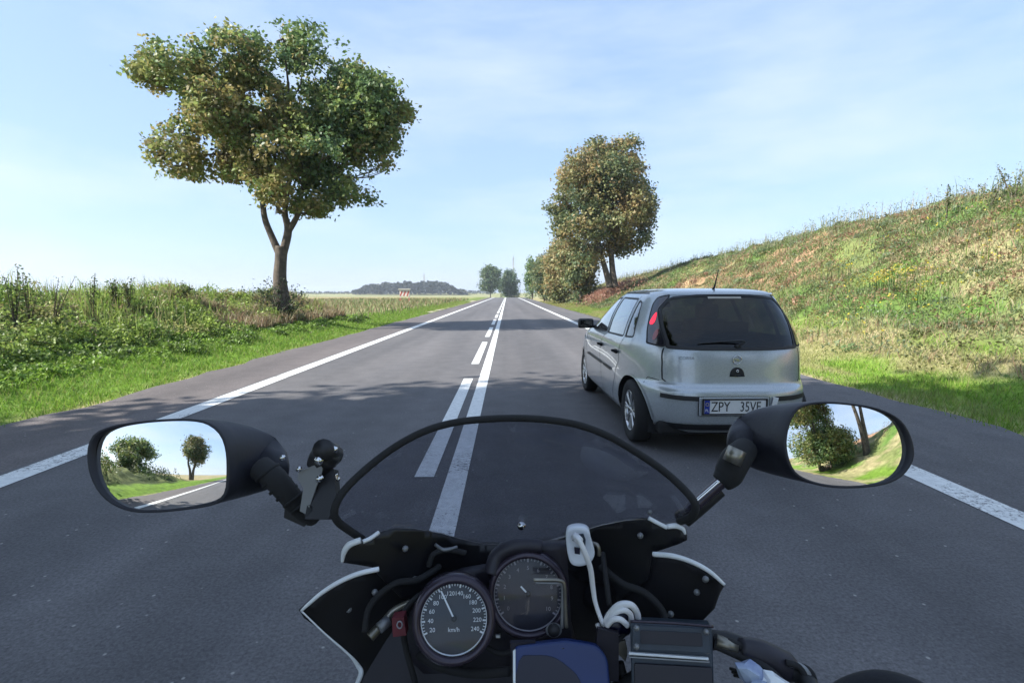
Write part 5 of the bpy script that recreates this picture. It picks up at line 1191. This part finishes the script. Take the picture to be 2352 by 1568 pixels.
# ---- fluid reservoir on the handlebar
rc, RA = frame_at(1545, 1500, .605, 12)
rs = prism('reservoir', rounded([(1447, 1428), (1636, 1438), (1642, 1640), (1452, 1650)], 7), rc, RA, 0, .045, M['resv'], bike, .003, 'flat rectangular dark reservoir on the right handlebar')
prism('lid', rounded([(1452, 1434), (1630, 1443), (1632, 1500), (1453, 1491)], 5), rc, RA, .004, .004, M['resv'], rs, .0012)
prism('lid_panel', rounded([(1470, 1446), (1612, 1453), (1614, 1484), (1471, 1477)], 4), rc, RA, .0052, .0012, M['dash'], rs, .0005)
prism('stripe', [(1444, 1497), (1628, 1510), (1628, 1516), (1444, 1503)], rc, RA, .007, .007, M['edge'], rs, .0010)
prism('stripe', [(1446, 1506), (1630, 1518), (1630, 1522), (1446, 1510)], rc, RA, .006, .006, M['steel'], rs, .0006)
prism('lower_lid', rounded([(1456, 1522), (1636, 1532), (1642, 1645), (1458, 1645)], 5), rc, RA, .004, .004, M['dash'], rs, .0015)
for x, y in ((1462, 1441), (1622, 1450), (1462, 1484), (1624, 1493)): q_ = P(x, y, .597); tube('lid_screw', [q_-RA.col[2]*.004, q_+RA.col[2]*.0035], .0032, M['steel'], rs, 8)
tb('lid_edge', [(1448, 1426, .600), (1540, 1430, .600), (1638, 1438, .600)], .0016, M['bezel'], rs, 6)
# ---- right handlebar, lever and its wrapping
hb = tb('handlebar', [(1300, 1660, .66), (1460, 1560, .64), (1600, 1480, .62), (1660, 1470, .62), (1720, 1490, .61), (1790, 1525, .60), (1850, 1560, .58), (1880, 1640, .54)], [.011]*8, M['blackp'], bike, 14, 6)
tb('brake_hose', [(1640, 1462, .61), (1690, 1478, .60), (1735, 1500, .60)], .0042, M['rubber'], hb); tb('brake_hose', [(1640, 1478, .605), (1700, 1505, .595), (1760, 1535, .58), (1800, 1572, .57)], .0052, M['rubber'], hb)
tb('lever_pivot', [(1700, 1484, .60), (1745, 1500, .60), (1800, 1530, .60), (1818, 1545, .60)], [.010, .016, .018, .012], M['dash'], hb, 14)
tb('master_rod', [(1645, 1470, .605), (1692, 1488, .60)], .0075, M['brassy'], hb, 12)
for k in range(3): tb('cable_loop', [(1805+8*k, 1520+3*k, .585), (1835+9*k, 1530+2*k, .58), (1852+9*k, 1560, .575), (1856+8*k, 1620, .57)], .0035, M['rubber'] if k != 1 else M['steel'], hb, 8)
def crumple(name, c, r, m, parent, seed, squash=(1, .7, .8)):
    rr = random.Random(seed); bm = bmesh.new(); bmesh.ops.create_icosphere(bm, subdivisions=2, radius=r)
    for v in bm.verts: v.co *= rr.uniform(.72, 1.15); v.co = Vector((v.co.x*squash[0], v.co.y*squash[1], v.co.z*squash[2]))
    bmesh.ops.transform(bm, matrix=Matrix.Translation(c) @ Matrix.Rotation(R(-28), 4, VDIR*-1), verts=bm.verts); me = bpy.data.meshes.new('m'); bm.to_mesh(me); bm.free(); return link(name, me, m, parent, True, smooth=False)
wr_ = crumple('wrapping', P(1735, 1550, .575), .018, M['wrap'], hb, 3, (1.3, .8, .7)); crumple('wrapping', P(1785, 1572, .565), .015, M['edge'], hb, 5, (1.4, .8, .7)); crumple('wrapping', P(1750, 1586, .56), .014, M['wrap'], hb, 8)
for k in range(3): tb('strand', [(1676+5*k, 1534+8*k, .59), (1706, 1542+6*k, .58)], .0016, M['rubber'], wr_, 6)
tb('grip', [(1905, 1670, .56), (1960, 1618, .545), (2030, 1598, .53), (2100, 1612, .515), (2180, 1660, .50)], [.022, .024, .024, .022, .020], M['glove'], bike, 16)
tb('grip_flange', [(1950, 1640, .55), (1958, 1635, .548)], .030, M['rubber'], bike, 16)
# ---- the rest of the machine, below the picture: headlamp, wheel, fork, tank
ox = bike.location.x
hl = turn('headlamp', [(.085, .02), (.095, 0), (.09, -.05), (.05, -.10), (0, -.11)], Vector((ox, 1.0, .74)), Matrix(((1, 0, 0), (0, 0, 1), (0, -1, 0))).transposed(), M['fairing'], bike, 32)
def ringwheel(name, c, r, w, m, parent): 
    V_, F_ = lathe([(r-.10, -w*.35), (r-.04, -w*.5), (r-.012, -w*.42), (r, 0), (r-.012, w*.42), (r-.04, w*.5), (r-.10, w*.35)], 40); return link(name, pyd([Vector(v)+Vector(c) for v in V_], F_), m, parent, True)
wc = (ox, 1.02, .30); ringwheel('front_tyre', wc, .30, .11, M['rubber'], bike)
gs = [tube_geo([Vector(wc), Vector(wc)+Vector((0, .20*cos(2*pi*k/5), .20*sin(2*pi*k/5)))], [.02, .014], 8, 1) for k in range(5)]+[tube_geo([Vector(wc)+Vector((0, .205*cos(a), .205*sin(a))) for a in np.linspace(0, 2*pi, 25)[:-1]], .016, 8, 1, True)]
link('front_rim', pyd(*joinpy(gs)), M['alloy'], bike, True)
for s in (-1, 1): tube('fork_leg', [(ox+s*.095, 1.02, .30), (ox+s*.095, .82, .80)], [.026, .022], M['steel'], bike, 12)
V_, F_ = [], []
for i in range(13):
    a = R(-20+140*i/12)
    for s in (-1, -.5, 0, .5, 1): V_.append((ox+s*.065, 1.02-.325*cos(a+R(20)), .30+.33*sin(a+R(10))-(.02*s*s)))
for i in range(12):
    for k in range(4): F_.append((i*5+k, i*5+k+1, i*5+k+6, i*5+k+5))
o = link('mudguard', pyd(V_, F_), M['fairing'], bike, True); md = o.modifiers.new('thick', 'SOLIDIFY'); md.thickness = .004
def egg(name, c, s, m):
    bm = bmesh.new(); bmesh.ops.create_uvsphere(bm, u_segments=32, v_segments=20, radius=1)
    for v in bm.verts: v.co = Vector((math.copysign(abs(v.co.x)**.75, v.co.x)*s[0], math.copysign(abs(v.co.y)**.8, v.co.y)*s[1], math.copysign(abs(v.co.z)**.75, v.co.z)*s[2]))+Vector(c)
    me = bpy.data.meshes.new('m'); bm.to_mesh(me); bm.free(); return link(name, me, m, bike, True)
egg('fuel_tank', (ox, .02, .76), (.17, .26, .12), M['fairing']); egg('engine', (ox, .10, .42), (.21, .27, .20), M['steel']); egg('saddle', (ox, -.42, .76), (.15, .32, .06), M['rubber'])
ringwheel('rear_tyre', (ox, -.46, .30), .30, .15, M['rubber'], bike)
gs = [tube_geo([Vector((ox, -.46, .30)), Vector((ox, -.46+.20*cos(2*pi*k/5), .30+.20*sin(2*pi*k/5)))], [.02, .014], 8, 1) for k in range(5)]+[tube_geo([Vector((ox, -.46+.205*cos(a), .30+.205*sin(a))) for a in np.linspace(0, 2*pi, 25)[:-1]], .016, 8, 1, True)]
link('rear_rim', pyd(*joinpy(gs)), M['alloy'], bike, True)
tube('frame_tube', [(ox, .80, .82), (ox, .35, .66), (ox, 0, .52), (ox, -.46, .30)], .03, M['blackp'], bike, 10)
tb('handlebar', [(1300, 1660, .66), (1120, 1640, .64), (900, 1640, .61), (640, 1690, .55), (520, 1760, .50)], [.011]*5, M['blackp'], bike, 14)
# ------------------------------------------------------------------ air between here and the far wood
hm = bpy.data.materials.new('haze'); hm.use_nodes = True; n, l = hm.node_tree.nodes, hm.node_tree.links
n.remove(n['Principled BSDF']); pv = n.new('ShaderNodeVolumePrincipled'); pv.inputs['Color'].default_value = (.80, .88, 1, 1); pv.inputs['Density'].default_value = .0004
pv.inputs['Anisotropy'].default_value = .2
l.new(pv.outputs[0], n['Material Output'].inputs['Volume'])
hz = link('haze', pyd([(x, y, z) for x in (-3300, 3300) for y in (-2600, 3700) for z in (-8, 40)], [(0, 1, 3, 2), (4, 6, 7, 5), (0, 4, 5, 1), (2, 3, 7, 6), (0, 2, 6, 4), (1, 5, 7, 3)]), hm, smooth=False)
tag(hz, 'thin pale haze over the far fields', kind='stuff')
